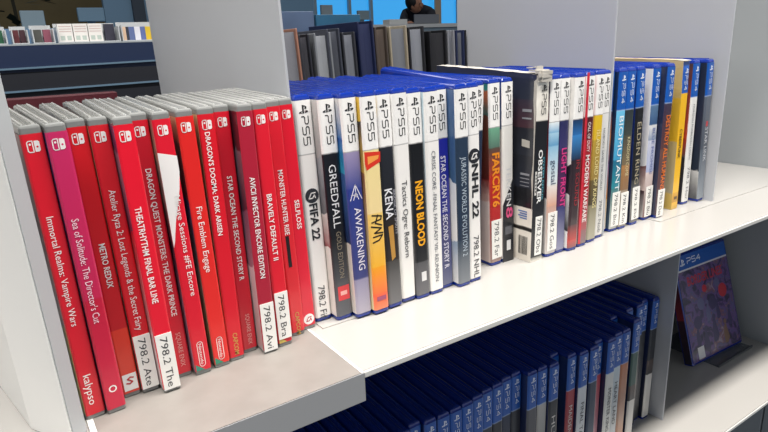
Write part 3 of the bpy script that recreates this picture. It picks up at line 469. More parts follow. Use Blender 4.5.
M_TAN = mat('worn_tan_cardboard', '#b3a284', .8, mottle=.25, mscale=150)
ow = .0155; oH = .1725
ob = sleeve('game_sleeve', 'thick worn cardboard sleeve with torn white top edges and a barcode on its side', .39717, -.0018, .0143, ow, .138, oH, .007, None,
    [ramp_mat('sleeve_spine', [(.18,'#eeeae0','#eae6dc'),(.1316,'#15171d','#1b1d22'),(.004,'#8a8880','#e2ddd2')]),
     ramp_mat('sleeve_side', [(.18,'#2b2f3c','#2e3340'),(.15,'#3a3440','#4a3038'),(.125,'#20232c','#2a2e38'),(.1,'#23262e','#2a2e3a'),(.07,'#1a1b20','#1c1d22'),(.0515,'#e2dcd2','#e4ded4'),(.033,'#22201f','#22201f'),(.0292,'#e2dcd2','#ddd6ca')], art=.012, scale=60), M_DARK, M_CARD], 3)
mb = MB(); K = 0
yf = -.0003
console_mark(mb, ow*.58, .160, .0078, .0062, yf, 0); spine_glyphs(mb, 'PS5', ow*.6, .1556, .1365, .0052, yf, 0, .0007)
mb.build('platform_mark', [ink('#1b1c20')], ob); mb = MB()
write(mb, 'OBSERVER', (ow*.34, yf, .1060), (0,0,-1), (1,0,0), .050, ow*.34, 1, .02)
write(mb, 'SYSTEM REDUX', (ow*.72, yf, .099), (0,0,-1), (1,0,0), .040, ow*.13, 2, 0)
mb.build('spine_lettering', [ink('#1b1c20'), ink('#eeeeec'), ink('#58b8cc')], ob); mb = MB()
mb.quad((ow*.1, yf, .0645), (ow*.26, yf, .0645), (ow*.26, yf, .0866), (ow*.1, yf, .0866), mi=3)
for i in range(6): mb.quad((ow*.14, yf-.0001, .067+.0031*i), (ow*.22, yf-.0001, .067+.0031*i), (ow*.22, yf-.0001, .0686+.0031*i), (ow*.14, yf-.0001, .0686+.0031*i), mi=0)
mb.build('rating_box', [ink('#1b1c20'), ink('#eeeeec'), ink('#58b8cc'), ink('#cfcfca')], ob)
mb = MB(); xs = -.0003
# torn white paper edge down the side, small print and barcode on the side panel
edge = [(.0012,.168),(.0034,.166),(.0036,.150),(.0024,.138),(.0016,.118),(.0014,.095),(.0026,.080),(.0012,.066),(.0008,.050),(.0002,.050),(.0002,.168)]
for i in range(len(edge)//2-1):
    pass
mb.quad(*[(xs, a, b) for a, b in edge], mi=0)
for i, (za, zb) in enumerate(((.142,.1395),(.1345,.133),(.084,.082),(.0795,.0785),(.0760,.0752),(.0725,.0718))):
    mb.quad((xs, .005, zb), (xs, .016, zb), (xs, .016, za), (xs, .005, za), mi=3)
mb.quad((xs, .006, .1075), (xs, .0155, .1085), (xs, .0155, .1150), (xs, .006, .1140), mi=0)
for i in range(4): mb.quad((xs, .006, .0485-.0022*i), (xs, .017-.002*(i%2), .0485-.0022*i), (xs, .017-.002*(i%2), .0473-.0022*i), (xs, .006, .0473-.0022*i), mi=2)
yb = .0045; rnd = random.Random(5)
while yb < .0155:
    wd = rnd.choice((.0003,.0005,.0008)); mb.quad((xs, yb, .006), (xs, yb+wd, .006), (xs, yb+wd, .024), (xs, yb, .024), mi=1); yb += wd + rnd.choice((.0004,.0006))
o = mb.build('side_print', [M_CARD, ink('#2a2826'), ink('#5a78b0'), ink('#8a8c92')], ob)
mb = MB().box(ow*.3, -.0006, .006, ow*.88, -.0002, .0435, 0)
write(mb, '798.2 Obs', (ow*.42, -.0007, .0415), (0,0,-1), (1,0,0), .033, ow*.36, 1)
o = mb.build('call_number_label', [M_STICK, M_INK], ob); o['label'] = 'white call number sticker'
mb = MB()   # torn flaps curling up at the top front
for (xa, xb, yy, zt, dy, dz) in ((-.0004, .0040, -.0005, .166, .010, .0095), (.0035, .0160, -.0016, .1655, .012, .0098), (.0015, .009, .004, .172, .010, .0055)):
    pts = [(0, 0), (-.0012, .0035), (-.0005, .0065), (.003, dz*.92), (dy, dz)]
    for i in range(4):
        (a, b), (c2, d2) = pts[i], pts[i+1]; j = .0006*((i*7+int(xa*9999)) % 3 - 1)
        mb.prism([(xa, yy+a), (xb, yy+a+j), (xb, yy+c2-j+.0006), (xa, yy+c2+.0006)], lambda x, y: zt+b, lambda x, y: zt+d2+.0005)
mb.build('torn_flap', M_CARD, ob)

cw = .012
cy = sleeve('game_sleeve', 'yellow cardboard sleeve with a worn tan top near the end of the row', .65122, .0114, -.0128, cw, .138, .1722, .004, None,
    [ramp_mat('sleeve_spine', [(.18,'#1658b4','#1658b4'),(.1352,'#f0b91a','#eeb818'),(.02,'#d8a01c','#c08a20'),(.008,'#e8b220','#caa040')]),
     ramp_mat('sleeve_side', [(.18,'#c8b48a','#cdb06a'),(.13,'#e2b53a','#e6b42a'),(.08,'#c8b078','#b8ac90'),(.02,'#d8b868','#c8a850')], art=.05), M_TAN, M_TAN], 9)
cy.location.z = .0009
mb = MB(); yf = -.0003
console_mark(mb, cw*.55, .160, .0068, .0058, yf, 0); spine_glyphs(mb, 'PS4', cw*.55, .1556, .138, .0048, yf, 0, .0007)
mb.build('platform_mark', [ink('#eef3fa')], cy); mb = MB()
write(mb, 'CYBERPUNK', (cw*.28, yf, .0952), (0,0,-1), (1,0,0), .034, cw*.42, 1, .015)
mb.build('spine_lettering', [ink('#eef3fa'), ink('#5a4412')], cy); mb = MB()
mb.quad((cw*.3, yf, .012), (cw*.8, yf, .012), (cw*.8, yf, .0155), (cw*.3, yf, .0155), mi=1)
mb.build('publisher_mark', [ink('#eef3fa'), ink('#5a4412')], cy)
mb = MB()
for (xa, xb) in ((0, .005), (.0045, .0125)):
    mb.prism([(xa, -.001), (xb, -.0006), (xb, .012), (xa, .013)], lambda x, y: .1705+.06*(y+.001), lambda x, y: .1713+.09*(y+.001))
mb.build('torn_flap', M_CARD, cy)

# ---------------------------------------------------------------- lower row
LOW = [(.2619,-.011),(.2760,-.012),(.2901,-.012),(.3042,-.0115),(.3183,-.0098),(.3324,-.0074),(.3465,-.0066),(.3609,-.004),(.3750,-.0033),(.3891,-.0115),
       (.4033,-.012),(.4175,-.0146),(.4317,-.002),(.4459,-.0134),(.4601,-.0172),(.4766,-.0175),(.4908,-.012),(.5050,-.0182),(.5214,-.0148),(.5356,-.0151),(.5505,.012),(.5658,-.008),(.5835,.014),(.6035,.013),(.6185,.017),(.6330,.0121)]
LART = {8: ['#2a2c33','#33363c'], 9: ['#5a5a5e','#45464a'], 10: ['#b8b6b0','#8a8a86'], 11: ['#1e2126','#4a4c50'], 12: ['#3a6a98','#2a2a30'], 13: ['#a83840','#96343a'], 14: ['#d8dcdf','#c4c8ca'],
        15: ['#23324a','#3a4658'], 16: ['#c84a58','#c8929a'], 17: ['#dcdcd6','#c8cac4'], 18: ['#c8d4da','#b8bcbc'], 19: ['#c07850','#a88a78'], 20: ['#3a2a28','#8a8a84'], 21: ['#3a5a50','#c8c6c0'], 22: ['#2a3440','#2a3036'], 23: ['#24282e','#3a3e44'], 24: ['#2a2c30','#4a4c50'], 25: ['#24282e','#d0cec8']}
LTXT = {11: 'HUSTLE', 13: 'MAIDEN RED', 14: 'FINAL TALES', 17: 'MONSTER KING', 18: 'HEART LAND'}
LNAME = {7: 'slate', 8: 'charcoal', 9: 'grey', 10: 'pale grey', 11: 'black lettered', 12: 'blue-topped recessed', 13: 'dark red', 14: 'white', 15: 'navy', 16: 'pink', 17: 'ivory', 18: 'pale blue', 19: 'orange brown', 20: 'deeply recessed dark', 21: 'mottled green and white', 22: 'second recessed dark', 23: 'third recessed dark', 24: 'fourth recessed dark', 25: 'rightmost black and white'}
ORD = ['leftmost visible', 'second', 'third', 'fourth', 'fifth', 'sixth', 'seventh', 'eighth']
xs0 = .2619
pre = [(xs0-.0143*k, -.011+.004*math.sin(k*1.7)) for k in range(14, 0, -1)]
for i, (x, y) in enumerate(pre + LOW):
    j = i-len(pre); a = LART.get(j, [random.choice(['#23262e','#2c3440','#3a3436','#1c2a44']), '#2a2c33'])
    bands = [(.17, a[0], a[1]), (.06, a[1], a[0])] if j not in (25, 21, 20) else [(.17, a[0], a[0]), (.085, '#5a4a44', '#2a2a2c'), (.065, a[1], a[1])]
    tx = [(LTXT[j], .11, .055, .4, 0, '#2a2c30' if j in (14, 17, 18) else '#d8d4cc', .0)] if j in LTXT else ()
    lab = ('dark case on the lower shelf, %s from the left showing its spine' % ORD[j] if 0 <= j < 7 else
           '%s spined blue-topped case on the lower shelf' % LNAME[j] if j in LNAME else 'dark blue case top under the upper shelf, left part of the lower row')
    make_case('4', x, y, .012 if j == 25 else 0, 0, .0139, lab, bands, tx, None, [(.17, '#16295e', '#2a2f3c')], (), z=ZL, group='blue-topped game cases on the lower shelf')

# displayed case on its little stand
dx = .134; root = empty('displayed_game_case', (.8035, .0400, ZL+.0022), (-.2945, 0, -.045))
tag(root, 'blue-topped game case displayed face-out on the lower shelf, purple comic cover', 'game case')
dw = .0135
mb = MB(); pl = plan(0, 0, dx, dw, .002)
rg = []
for z, i in ((0,.0015),(.0015,0),(.168,0),(.1705,.002)): rg.append([(x, y, z) for x, y in plan(.0003, .0003, dx, dw, .002, i)])
mb.loft(rg); mb.build('case_shell', M_BLUE, root)
art = bpy.data.materials.new('cover_art'); art.use_nodes = True; nt = art.node_tree; b = nt.nodes['Principled BSDF']
b.inputs['Roughness'].default_value = .3; b.inputs['Coat Weight'].default_value = .5
tc = nt.nodes.new('ShaderNodeTexCoord'); nz = nt.nodes.new('ShaderNodeTexNoise'); nz.inputs['Scale'].default_value = 55; nz.inputs['Detail'].default_value = 6; nz.inputs['Distortion'].default_value = 1.2
rp = nt.nodes.new('ShaderNodeValToRGB'); nt.links.new(tc.outputs['Object'], nz.inputs['Vector']); nt.links.new(nz.outputs['Fac'], rp.inputs['Fac']); nt.links.new(rp.outputs['Color'], b.inputs['Base Color'])
ce = rp.color_ramp.elements
for p, c in ((.30,'#1c1a34'),(.42,'#3a2f5c'),(.50,'#6a4a8a'),(.56,'#4a5080'),(.62,'#7a4a5c'),(.72,'#9088a0')):
    e = ce.new(p); e.color = lin(c)
ce[0].color = lin('#12142a'); ce[-1].color = lin('#a8a0b4')
mb = MB(); y = -.0001
mb.quad((.003,y,.004),(dx-.003,y,.004),(dx-.003,y,.142),(.003,y,.142), mi=0)
mb.quad((.003,y,.1445),(dx-.003,y,.1445),(dx-.003,y,.166),(.003,y,.166), mi=1)
mb.quad((.003,y,.142),(dx-.003,y,.142),(dx-.003,y,.1445),(.003,y,.1445), mi=2)
y -= .0001
mb.quad((.018,y,.006),(.034,y,.006),(.034,y,.024),(.018,y,.024), mi=2)
console_mark(mb, .018, .155, .013, .011, y, 3); spl = [(.030+i*.012) for i in range(3)]
for ch, xx in zip('PS4', spl): stroke(mb, [(xx+a*.009, .1515+b*.008) for a, b in GL[ch]], .0013, lambda p: (p[0], y, p[1]), 3)
write(mb, 'BORDER LINES', (.022, y, .118), (1,0,.0), (0,0,1), .09, .014, 4, .02)
for (uc, zc, r, k) in ((.105,.093,.011,4),(.045,.085,.009,6),(.030,.060,.010,5),(.075,.080,.010,5),(.093,.108,.007,6),(.060,.106,.006,4)): disc(mb, uc, zc, r, y, k, 18)
# a group of figures drawn on the cover
for (uc, zc, sc, k) in ((.070,.040,.8,5),(.045,.030,.7,5),(.096,.028,.7,7),(.112,.050,.6,5),(.026,.040,.6,5),(.06,.07,.6,6),(.085,.066,.55,5)):
    mb.quad(*[(uc+a*.010*sc, y-.00005, zc+b2*.024*sc) for a, b2 in ((-1,-1),(.2,-1),(1,-.6),(.6,.2),(.35,.8),(-.3,.7),(-.9,.1))], mi=k); disc(mb, uc+.001, zc+.024*sc, .0055*sc, y-.00006, k, 12)
mb.build('cover_insert', [art, mat('band_blue', '#0f57b0', .3, coat=.4), ink('#d8d8dc'), ink('#eef3fa'), ink('#b82a3a'), ink('#3c3460'), ink('#5c5c86'), ink('#7a5c4a')], root)
mb = MB(); mb.quad((-.0001,.001,.003),(-.0001,.012,.003),(-.0001,.012,.166),(-.0001,.001,.166)); mb.build('spine_insert', ramp_mat('spine_print', [(.17,'#16407c','#16407c'),(.128,'#2a1a2c','#8a2a34'),(.07,'#3a2030','#1a1a2a')], art=.03), root)
# stand: clear acrylic easel
st = empty('display_stand', (.87, .07, ZL)); tag(st, 'small clear easel stand holding the face-out case', 'display stand')
M_ACR = mat('clear_acrylic', '#aeb6bc', .1, trans=.8)
off = Vector((.87, .07, ZL))
mb = MB(); mb.box(.835-.87, .020-.07, .0002, .935-.87, .115-.07, .0016); mb.build('base', M_ACR, st)
mb = MB(); mb.box(.835-.87, .0180-.07, .0002, .935-.87, .0198-.07, .0040); mb.build('front_lip', mat('dark_lip', '#4a4e54', .4), st)
mb = MB(); q = .29
mb.v += [(-.03,.0,.0018),(.04,.0,.0018),(.04,.0025,.0018),(-.03,.0025,.0018)]
mb.v += [(x, y2+.040, .12) for x, y2, z2 in mb.v[:4]]
for f in ((0,3,2,1),(4,5,6,7),(0,1,5,4),(1,2,6,5),(2,3,7,6),(3,0,4,7)): mb.f.append(f); mb.m.append(0)
mb.build('back_rest', M_ACR, st)

# ---------------------------------------------------------------- books on the far side of the shelf
def px_book(x, y, lean, w, D, H, cov, page, label, gapw=.0022):
    root = empty('hardcover_book', (x, y, w*math.sin(lean) if lean > 0 else 0), (0, lean, 0)); tag(root, label, 'book', 'hardcover books on the far side of the shelf')
    mc = mat('book_cloth', cov, .5, mottle=.08, mscale=60); mp = mat('page_block', page, .8, bump=.3, bscale=400)
    mb = MB(); mb.box(0, 0, 0, gapw, D, H).box(w-gapw, 0, 0, w, D, H).box(gapw, D-.003, 0, w-gapw, D, H); mb.build('cover', mc, root, bevel=.0006)
    mb = MB()
    x0, x1 = gapw+.0002, w-gapw-.0002; m = 10
    for i in range(5): pass
    mb.prism([(x0, .004), ((x0+x1)/2, .0055), (x1, .004), (x1, D-.0032), (x0, D-.0032)], .003, H-.003); mb.build('page_block', mp, root)
    return root
BK = [ # x at base, w, H, cover, pages, lean, label
 (.272,.0275,.221,'#8a6250','#74767c',-.095,'grey paged book in a brown cover, nearest the tall divider'),
 (.3003,.0130,.216,'#1b1d24','#3a3a40',-.10,'narrow black book right of the brown covered one'),
 (.3142,.0200,.217,'#6a6e72','#8c9094',-.08,'grey book with pale pages, in front of the teal picture book'),
 (.3352,.0160,.221,'#2e323c','#454952',-.105,'dark slate book right of the pale paged one'),
 (.3522,.0165,.217,'#22242a','#6c7078',-.10,'book with grey pages left of the tall navy one'),
 (.3697,.0205,.228,'#0c1738','#141f44',-.085,'tall navy book with a grey edge'),
 (.3912,.0165,.222,'#3a322c','#4a4038',-.085,'dark brown book right of the tall navy one'),
 (.4087,.0245,.222,'#8a8270','#64686e',-.075,'wide grey paged book in a beige cover'),
 (.4342,.0225,.221,'#17181c','#777b82',-.07,'black covered book with a pale page block'),
 (.4578,.0260,.216,'#0f1014','#1c1d22',-.04,'wide black book in the middle of the far row'),
 (.4848,.0110,.216,'#7c7e84','#6c7078',-.035,'thin grey book right of the wide black one'),
 (.4968,.0135,.216,'#1c2646','#5c6068',-.03,'navy book with grey pages near the second divider'),
 (.5113,.0150,.216,'#16181c','#8a8a8e',-.03,'black and grey book right of the navy paged one'),
 (.5273,.0140,.217,'#2a2420','#5a5650',-.03,'dark brown book nearest the second divider'),
]
for (x, w, H, c, p, l, lab) in BK: px_book(x + H*(l + .05 if l < -.05 else 0), .21, max(l, -.05), w, .115, H, c, p, lab)
for (x, w, H, c, lab, y) in ((.293, .075, .247, '#44546e', 'large slate blue picture book standing flat behind the brown covered one', .342), (.371, .066, .243, '#1c4a66', 'large teal picture book standing flat behind the tall navy one', .342)):
    root = empty('picture_book', (x, y, 0)); tag(root, lab, 'book', 'hardcover books on the far side of the shelf')
    mb = MB(); mb.box(0, 0, 0, w, .0025, H).box(0, .0125, 0, w, .015, H).box(0, .0025, 0, .002, .0125, H); mb.build('cover', mat('glossy_cover', c, .35, mottle=.15, mscale=20), root, bevel=.0005)
    mb = MB(); mb.box(.0022, .0027, .003, w-.003, .0123, H-.003); mb.build('page_block', mat('page_block', '#b8bcc4', .8), root)
# rows facing the other side behind the red cases: a maroon folder
fo = empty('folder', (.005, .30, 0)); tag(fo, 'maroon folder standing behind the left end of the red cases', 'folder')
mb = MB(); mb.box(.012, 0, 0, .110, .004, .1675).box(.012, .018, 0, .110, .022, .1675).box(.106, .004, 0, .110, .018, .1675); mb.build('cover', mat('maroon_board', '#4a0f1c', .5), fo, bevel=.0008)
mb = MB(); mb.box(.014, .0042, .002, .1055, .0178, .160); mb.build('page_block', mat('page_block', '#b8a8a8', .8), fo)

# ---------------------------------------------------------------- the room behind
M_FLOOR = mat('carpet_floor', '#5a5f66', .9, mottle=.12, mscale=12)
def struct(name, mb, m): o = mb.build(name, m); o['kind'] = 'structure'; return o
struct('floor', MB().box(-3.5, -3, FL-.05, 9.5, 9, FL), M_FLOOR)
struct('wall_back', MB().box(-3.5, 8.0, FL, 9.5, 8.1, 2.0), mat('wall_blue_grey', '#6d8798', .7))
struct('wall_ochre', MB().box(-3.0, 6.0, FL, 1.16, 6.1, 2.0), mat('ochre_wall', '#6b5d3a', .7, mottle=.2, mscale=2))
# lit blue glazing
w1 = empty('window_1', (5.3, 7.95, FL)); w1['kind'] = 'structure'
M_GLOW = mat('bright_blue_glass', '#2a8fd0', .1, emit='#3aa8ee', estr=.6)
mb = MB(); mb.box(-1.7, 0, .95, 1.9, .01, 2.3); mb.build('pane', M_GLOW, w1)
mb = MB()
for x in (-1.7, -.95, -.35, .05, 1.86): mb.box(x, -.05, .85, x+.05, -.002, 2.3)
mb.box(-1.7, -.06, .80, 1.9, -.002, .945)
mb.build('window_frame', mat('frame_pale', '#8ea4b0', .5), w1)
mb = MB().box(1.33, -.09, .6, 1.46, -.062, 2.3); mb.build('window_mullion', mat('pale_wood', '#b79f86', .6), w1)

# navy counter with display racks
cn = empty('display_counter', (.25, 1.85, FL)); tag(cn, 'dark navy counter with pale trim lines across the aisle, behind the red cases', 'counter')
def rel(mb, c): mb.v = [(x-c[0], y-c[1], z-c[2]) for x, y, z in mb.v]; return mb
cc = (.25, 1.85, FL)
M_NAVY = mat('navy_laminate', '#0d2142', .4); M_TRIM = mat('pale_blue_trim', '#5a7488', .4)
rel(MB().box(-1.2, 1.60, FL, .95, 2.1, .243), cc).build('body', M_NAVY, cn)
rel(MB().box(-1.2, 1.5992, FL, .95, 1.5998, .172), cc).build('gap_shade_panel', mat('navy_gap_shade', '#060b18', .5), cn)  # dark sheet that paints the shade of the gaps under the trim
for z, sl in ((.178, .014), (.119, .010)):
    m2 = MB(); m2.v += [(-1.2,1.585,z-.016),(.95,1.585,z+sl),(.95,1.5985,z+sl),(-1.2,1.599,z-.016),(-1.2,1.585,z-.011),(.95,1.585,z+sl+.005),(.95,1.5985,z+sl+.005),(-1.2,1.5985,z-.011)]
    for q in ((0,3,2,1),(4,5,6,7),(0,1,5,4),(1,2,6,5),(2,3,7,6),(3,0,4,7)): m2.f.append(q); m2.m.append(0)
    rel(m2, cc).build('trim_line', M_TRIM, cn)
rel(MB().box(-1.2, 1.60, .2435, .95, 1.72, .2475), cc).build('ledge', mat('grey_ledge', '#9aa2a6', .5), cn)
rel(MB().box(-1.2, 1.78, .2435, .95, 1.80, .296), cc).build('back_board', mat('blue_back_board', '#56789a', .5), cn)

def rack(x0, x1, z1, label, name='leaflet_rack'):
    r = empty(name, ((x0+x1)/2, 1.65, .248)); tag(r, label, 'leaflet rack'); c = ((x0+x1)/2, 1.65, .248)
    M = mat('clear_rack_plastic', '#dfe3e4', .2, trans=.3)
    rel(MB().box(x0, 1.62, .2482, x1, 1.70, .2505), c).build('base', M, r)
    rel(MB().box(x0, 1.697, .2507, x1, 1.70, z1), c).build('back', M, r)
    rel(MB().box(x0, 1.62, .2507, x0+.003, 1.6965, z1-.012), c).build('side', M, r)
    rel(MB().box(x1-.003, 1.62, .2507, x1, 1.6965, z1-.012), c).build('side', M, r)
    return r
def leaflet(x0, x1, col, h, label, y=1.655, lines=False):
    r = empty('leaflet_stack', ((x0+x1)/2, y, .2508)); tag(r, label, 'leaflets', 'leaflets on the navy counter'); 
    mb = MB().box(-(x1-x0)/2, 0, 0, (x1-x0)/2, .02, h)
    if lines:
        wv = x1-x0
        for i in range(3): mb.quad((-wv*.42, -.0006, h*(.84-.14*i)), (wv*.42, -.0006, h*(.84-.14*i)), (wv*.42, -.0006, h*(.87-.14*i)), (-wv*.42, -.0006, h*(.87-.14*i)), mi=1)
        for i in range(2): mb.quad((-wv*(.38-.45*i), -.0006, h*.1), (-wv*(.08-.45*i), -.0006, h*.1), (-wv*(.08-.45*i), -.0006, h*.34), (-wv*(.38-.45*i), -.0006, h*.34), mi=2)
    mb.build('paper_stack', [mat('leaflet_paper', col, .5), ink('#c9a9a6'), ink('#b9c6bd')], r)
rack(.212, .380, .304, 'clear rack of three white leaflets on the navy counter')
for i, nm in enumerate(('left', 'middle', 'right')): leaflet(.219+.0405*i, .257+.0405*i, '#e6e3de', .051, '%s of the three white printed leaflets in the clear rack' % nm, lines=True)
leaflet(.345, .372, '#2c2c3c', .049, 'dark leaflet beside the three white ones')
rack(.386, .515, .306, 'clear rack of coloured leaflets at the right end of the navy counter')
for x0, x1, c, nm in ((.391,.405,'#d8b89c','peach'),(.4055,.413,'#2c3242','black'),(.4135,.430,'#5a6a98','slate blue'),(.4305,.447,'#dcdce4','white'),(.4475,.462,'#5a6aa0','violet blue'),(.4625,.478,'#d8b82a','yellow'),(.4785,.486,'#c8a080','beige'),(.4865,.498,'#7a6a2a','olive')):
    leaflet(x0, x1, c, .040, nm+' leaflet in the right hand clear rack')
rack(.150, .205, .300, 'clear rack of grey and maroon leaflets left of the white ones')
leaflet(.155, .176, '#4a4a46', .036, 'grey leaflet in the rack left of the white ones'); leaflet(.180, .199, '#8a4a5c', .036, 'mauve leaflet in the rack left of the white ones')
rack(.100, .140, .298, 'clear rack of dark red leaflets near the left end of the counter')
leaflet(.104, .119, '#5a2026', .036, 'dark red leaflet at the left of its clear rack'); leaflet(.121, .135, '#40202a', .036, 'brown red leaflet at the right of its clear rack')
rack(.045, .088, .298, 'clear rack with a green leaflet at the far left'); leaflet(.052, .080, '#1f5a3c', .036, 'green leaflet at the far left of the counter')

# desks and screens beyond
def screen(x, y, w, h, zb, ztab, col, label):
    r = empty('computer_monitor', (x, y, ztab)); tag(r, label, 'monitor')
    M = mat('monitor_plastic', col, .5)
    MB().box(-w/2, 0, zb-ztab, w/2, .03, zb-ztab+h).build('housing', M, r, bevel=.004)
    MB().box(-.02, .032, .012, .02, .05, zb-ztab+h*.5).build('neck', M, r)
    MB().box(-.08, -.03, 0.0, .08, .09, .010).build('foot', M, r)
d1 = empty('office_desk', (.5, 3.7, FL)); tag(d1, 'blue-grey office desk behind the navy counter', 'desk'); c = (.5, 3.7, FL)
rel(MB().box(-1.2, 3.35, .335, 1.3, 3.95, .36), c).build('desk_top', mat('desk_blue_grey', '#6b8496', .5), d1)
for x in (-1.18, 1.25): rel(MB().box(x, 3.4, FL, x+.04, 3.9, .3345), c).build('leg', mat('desk_leg', '#6a7076', .5), d1)
screen(.31, 3.5, .115, .098, .367, .36, '#8298a4', 'pale monitor back left of the ochre wall')
screen(.110, 3.52, .085, .085, .367, .36, '#8298a4', 'pale monitor back at the far left edge')
screen(.605, 3.5, .14, .075, .405, .36, '#5d7d94', 'wide blue-grey monitor back beside the partition')
pt = empty('office_partition', (1.2, 4.2, FL)); tag(pt, 'blue-grey office partition behind the navy counter', 'partition'); c = (1.2, 4.2, FL)
rel(MB().box(.80, 4.2, FL, 2.4, 4.25, 1.2), c).build('panel', mat('partition_blue', '#5f7f98', .6), pt)
rel(MB().box(.98, 4.17, FL, 1.06, 4.198, 1.2), c).build('dark_slot', mat('partition_dark', '#1d2c3a', .6), pt)
pl2 = mat('foliage_dark', '#10281f', .8)
pk = empty('potted_plant', (.33, 5.2, FL)); tag(pk, 'dark green plant in the upper left corner before the ochre wall', 'plant')
MB().loft([[(r*math.cos(t), r*math.sin(t), z) for t in [2*math.pi*i/14 for i in range(14)]] for z, r in ((0,.14),(.35,.18))]).build('pot', mat('pot_grey', '#3a3c40', .6), pk)
mb = MB(); rnd = random.Random(2)
for i in range(90):
    a = rnd.random()*6.28; h = .5+rnd.random()*1.0; rr = .05+.22*rnd.random(); p = Vector((rr*math.cos(a), rr*math.sin(a), h)); d = Vector((math.cos(a), math.sin(a), rnd.uniform(-.4,.5))).normalized()*.14; s_ = Vector((-math.sin(a), math.cos(a), 0))*.035
    mb.quad(p, p+d*.5+s_, p+d, p+d*.5-s_)
mb.build('foliage', pl2, pk)
mb = MB().tube([(0,0,.3),(.02,0,.8),(0,.01,1.4)], .012); mb.build('stem', mat('stem', '#2c2a1c', .8), pk)

# white service counter with the person bending over it
c = (3.7, 4.8, FL); sc = empty('service_counter', c); tag(sc, 'white topped service counter at which the person works', 'counter')
rel(MB().box(2.6, 4.5, .365, 4.75, 5.05, .40), c).build('counter_top', mat('counter_white', '#c9cac8', .5), sc)
rel(MB().box(2.62, 4.53, FL, 4.72, 5.0, .3645), c).build('front_panel', mat('counter_panel', '#7d8f9c', .6), sc)
screen(2.80, 4.7, .12, .12, .47, .40, '#8a969c', 'grey monitor back left on the service counter')
screen(3.20, 4.7, .13, .085, .455, .40, '#74868e', 'small grey monitor back in the middle of the service counter')
bx = empty('white_box', (3.60, 4.75, .40)); tag(bx, 'low white box on the service counter left of the laptop', 'box'); MB().box(-.11, -.06, .0005, .11, .06, .055).build('carton', mat('white_carton', '#d0d0cc', .6), bx, bevel=.003)
lp = empty('laptop', (3.97, 4.72, .40)); tag(lp, 'grey open laptop in front of the bending person', 'laptop')
MB().box(-.16, 0, .0005, .16, .22, .018).build('base', mat('laptop_grey', '#6f7278', .5), lp, bevel=.003)
MB().box(-.16, -.02, .012, .16, -.004, .10).build('lid', mat('laptop_grey', '#6f7278', .5), lp, bevel=.003)

# ---- person: one skinned body, bent forward towards the left
def skin(name, verts, edges, rad, m, parent=None, root_i=0, sub=2):
    me = bpy.data.meshes.new(name); me.from_pydata(verts, edges, []); o = bpy.data.objects.new(name, me); COL.objects.link(o)
    if parent: o.parent = parent
    o.modifiers.new('skin', 'SKIN'); sk = me.skin_vertices
    if not sk: me.attributes
    for i, r in enumerate(rad):
        sk[0].data[i].radius = (r, r) if not isinstance(r, tuple) else r; sk[0].data[i].use_root = (i == root_i)
    sb = o.modifiers.new('sub', 'SUBSURF'); sb.levels = sub; sb.render_levels = sub
    me.materials.append(m); return o
PB = (4.66, 5.6, FL)
pr = empty('person', PB); tag(pr, 'person with short black hair in dark clothes bending over the service counter', 'person')
M_SKIN = mat('skin', '#a8765c', .55); M_CLOTH = mat('dark_cloth', '#11131d', .85); M_HAIR = mat('black_hair', '#0c0b0c', .6, bump=.4, bscale=300)
bv = [(0,0,.90),(-.06,-.05,1.02),(-.14,-.10,1.13),(-.22,-.14,1.21),(-.27,-.17,1.235),(-.31,-.20,1.25),   # pelvis..neck..head base
      (.09,0,.86),(.10,-.03,.47),(.10,0,.09),(.10,-.13,.04),(-.09,0,.86),(-.10,-.05,.47),(-.10,0,.09),(-.10,-.13,.04),
      (-.12,-.26,1.17),(-.25,-.44,1.06),(-.44,-.50,1.065),(-.30,.02,1.18),(-.46,-.16,1.10),(-.52,-.36,1.066)]
be = [(0,1),(1,2),(2,3),(3,4),(4,5),(0,6),(6,7),(7,8),(8,9),(0,10),(10,11),(11,12),(12,13),(3,14),(14,15),(15,16),(3,17),(17,18),(18,19)]
brd = [.13,.13,.14,.13,.06,.055,.085,.06,.045,.035,.085,.06,.045,.035,.06,.045,.03,.06,.045,.03]
skin('body', bv, be, brd, M_CLOTH, pr)
def ball(c, r, rot=(0,0,0), n=16, m=12, f=None):
    mb = MB(); rg = []
    Mx = Matrix.Rotation(rot[2],3,'Z') @ Matrix.Rotation(rot[1],3,'Y') @ Matrix.Rotation(rot[0],3,'X')
    for j in range(1, m):
        t = math.pi*j/m
        rg.append([Vector(c) + Mx @ Vector((r[0]*math.sin(t)*math.cos(2*math.pi*i/n), r[1]*math.sin(t)*math.sin(2*math.pi*i/n), -r[2]*math.cos(t))) for i in range(n)])
    return mb.loft(rg)
hr = (0, -.55, .5); hc = (-.345, -.235, 1.275)
hd = ball(hc, (.075,.088,.11), hr); Mx = Matrix.Rotation(hr[2],3,'Z') @ Matrix.Rotation(hr[1],3,'Y')
def hp(x, y, z): return Vector(hc) + Mx @ Vector((x, y, z))
def addball(mb, c, r, mi): b = ball(c, r, hr, 10, 8); n = len(mb.v); mb.v += b.v; mb.f += [tuple(n+i for i in f) for f in b.f]; mb.m += [mi]*len(b.f)
addball(hd, hp(-.035,-.088,-.012), (.012,.016,.018), 0); addball(hd, hp(.0,-.078,-.005+.01), (.0,.0,.0), 0) if False else None
for s_ in (-1, 1): addball(hd, hp(s_*.03,-.078,.012), (.012,.008,.007), 1); addball(hd, hp(s_*.075,.0,-.005), (.01,.02,.03), 0)
addball(hd, hp(0,-.09,-.015), (.012,.018,.02), 0); addball(hd, hp(0,-.080,-.05), (.022,.008,.006), 2)
hd.build('head', [M_SKIN, mat('eye_dark', '#1a1412', .3), mat('lips', '#8a4a44', .5)], pr, smooth=True)
hh = ball(hp(0,.016,.022), (.083,.090,.105), hr); hh.build('hair', M_HAIR, pr, smooth=True)
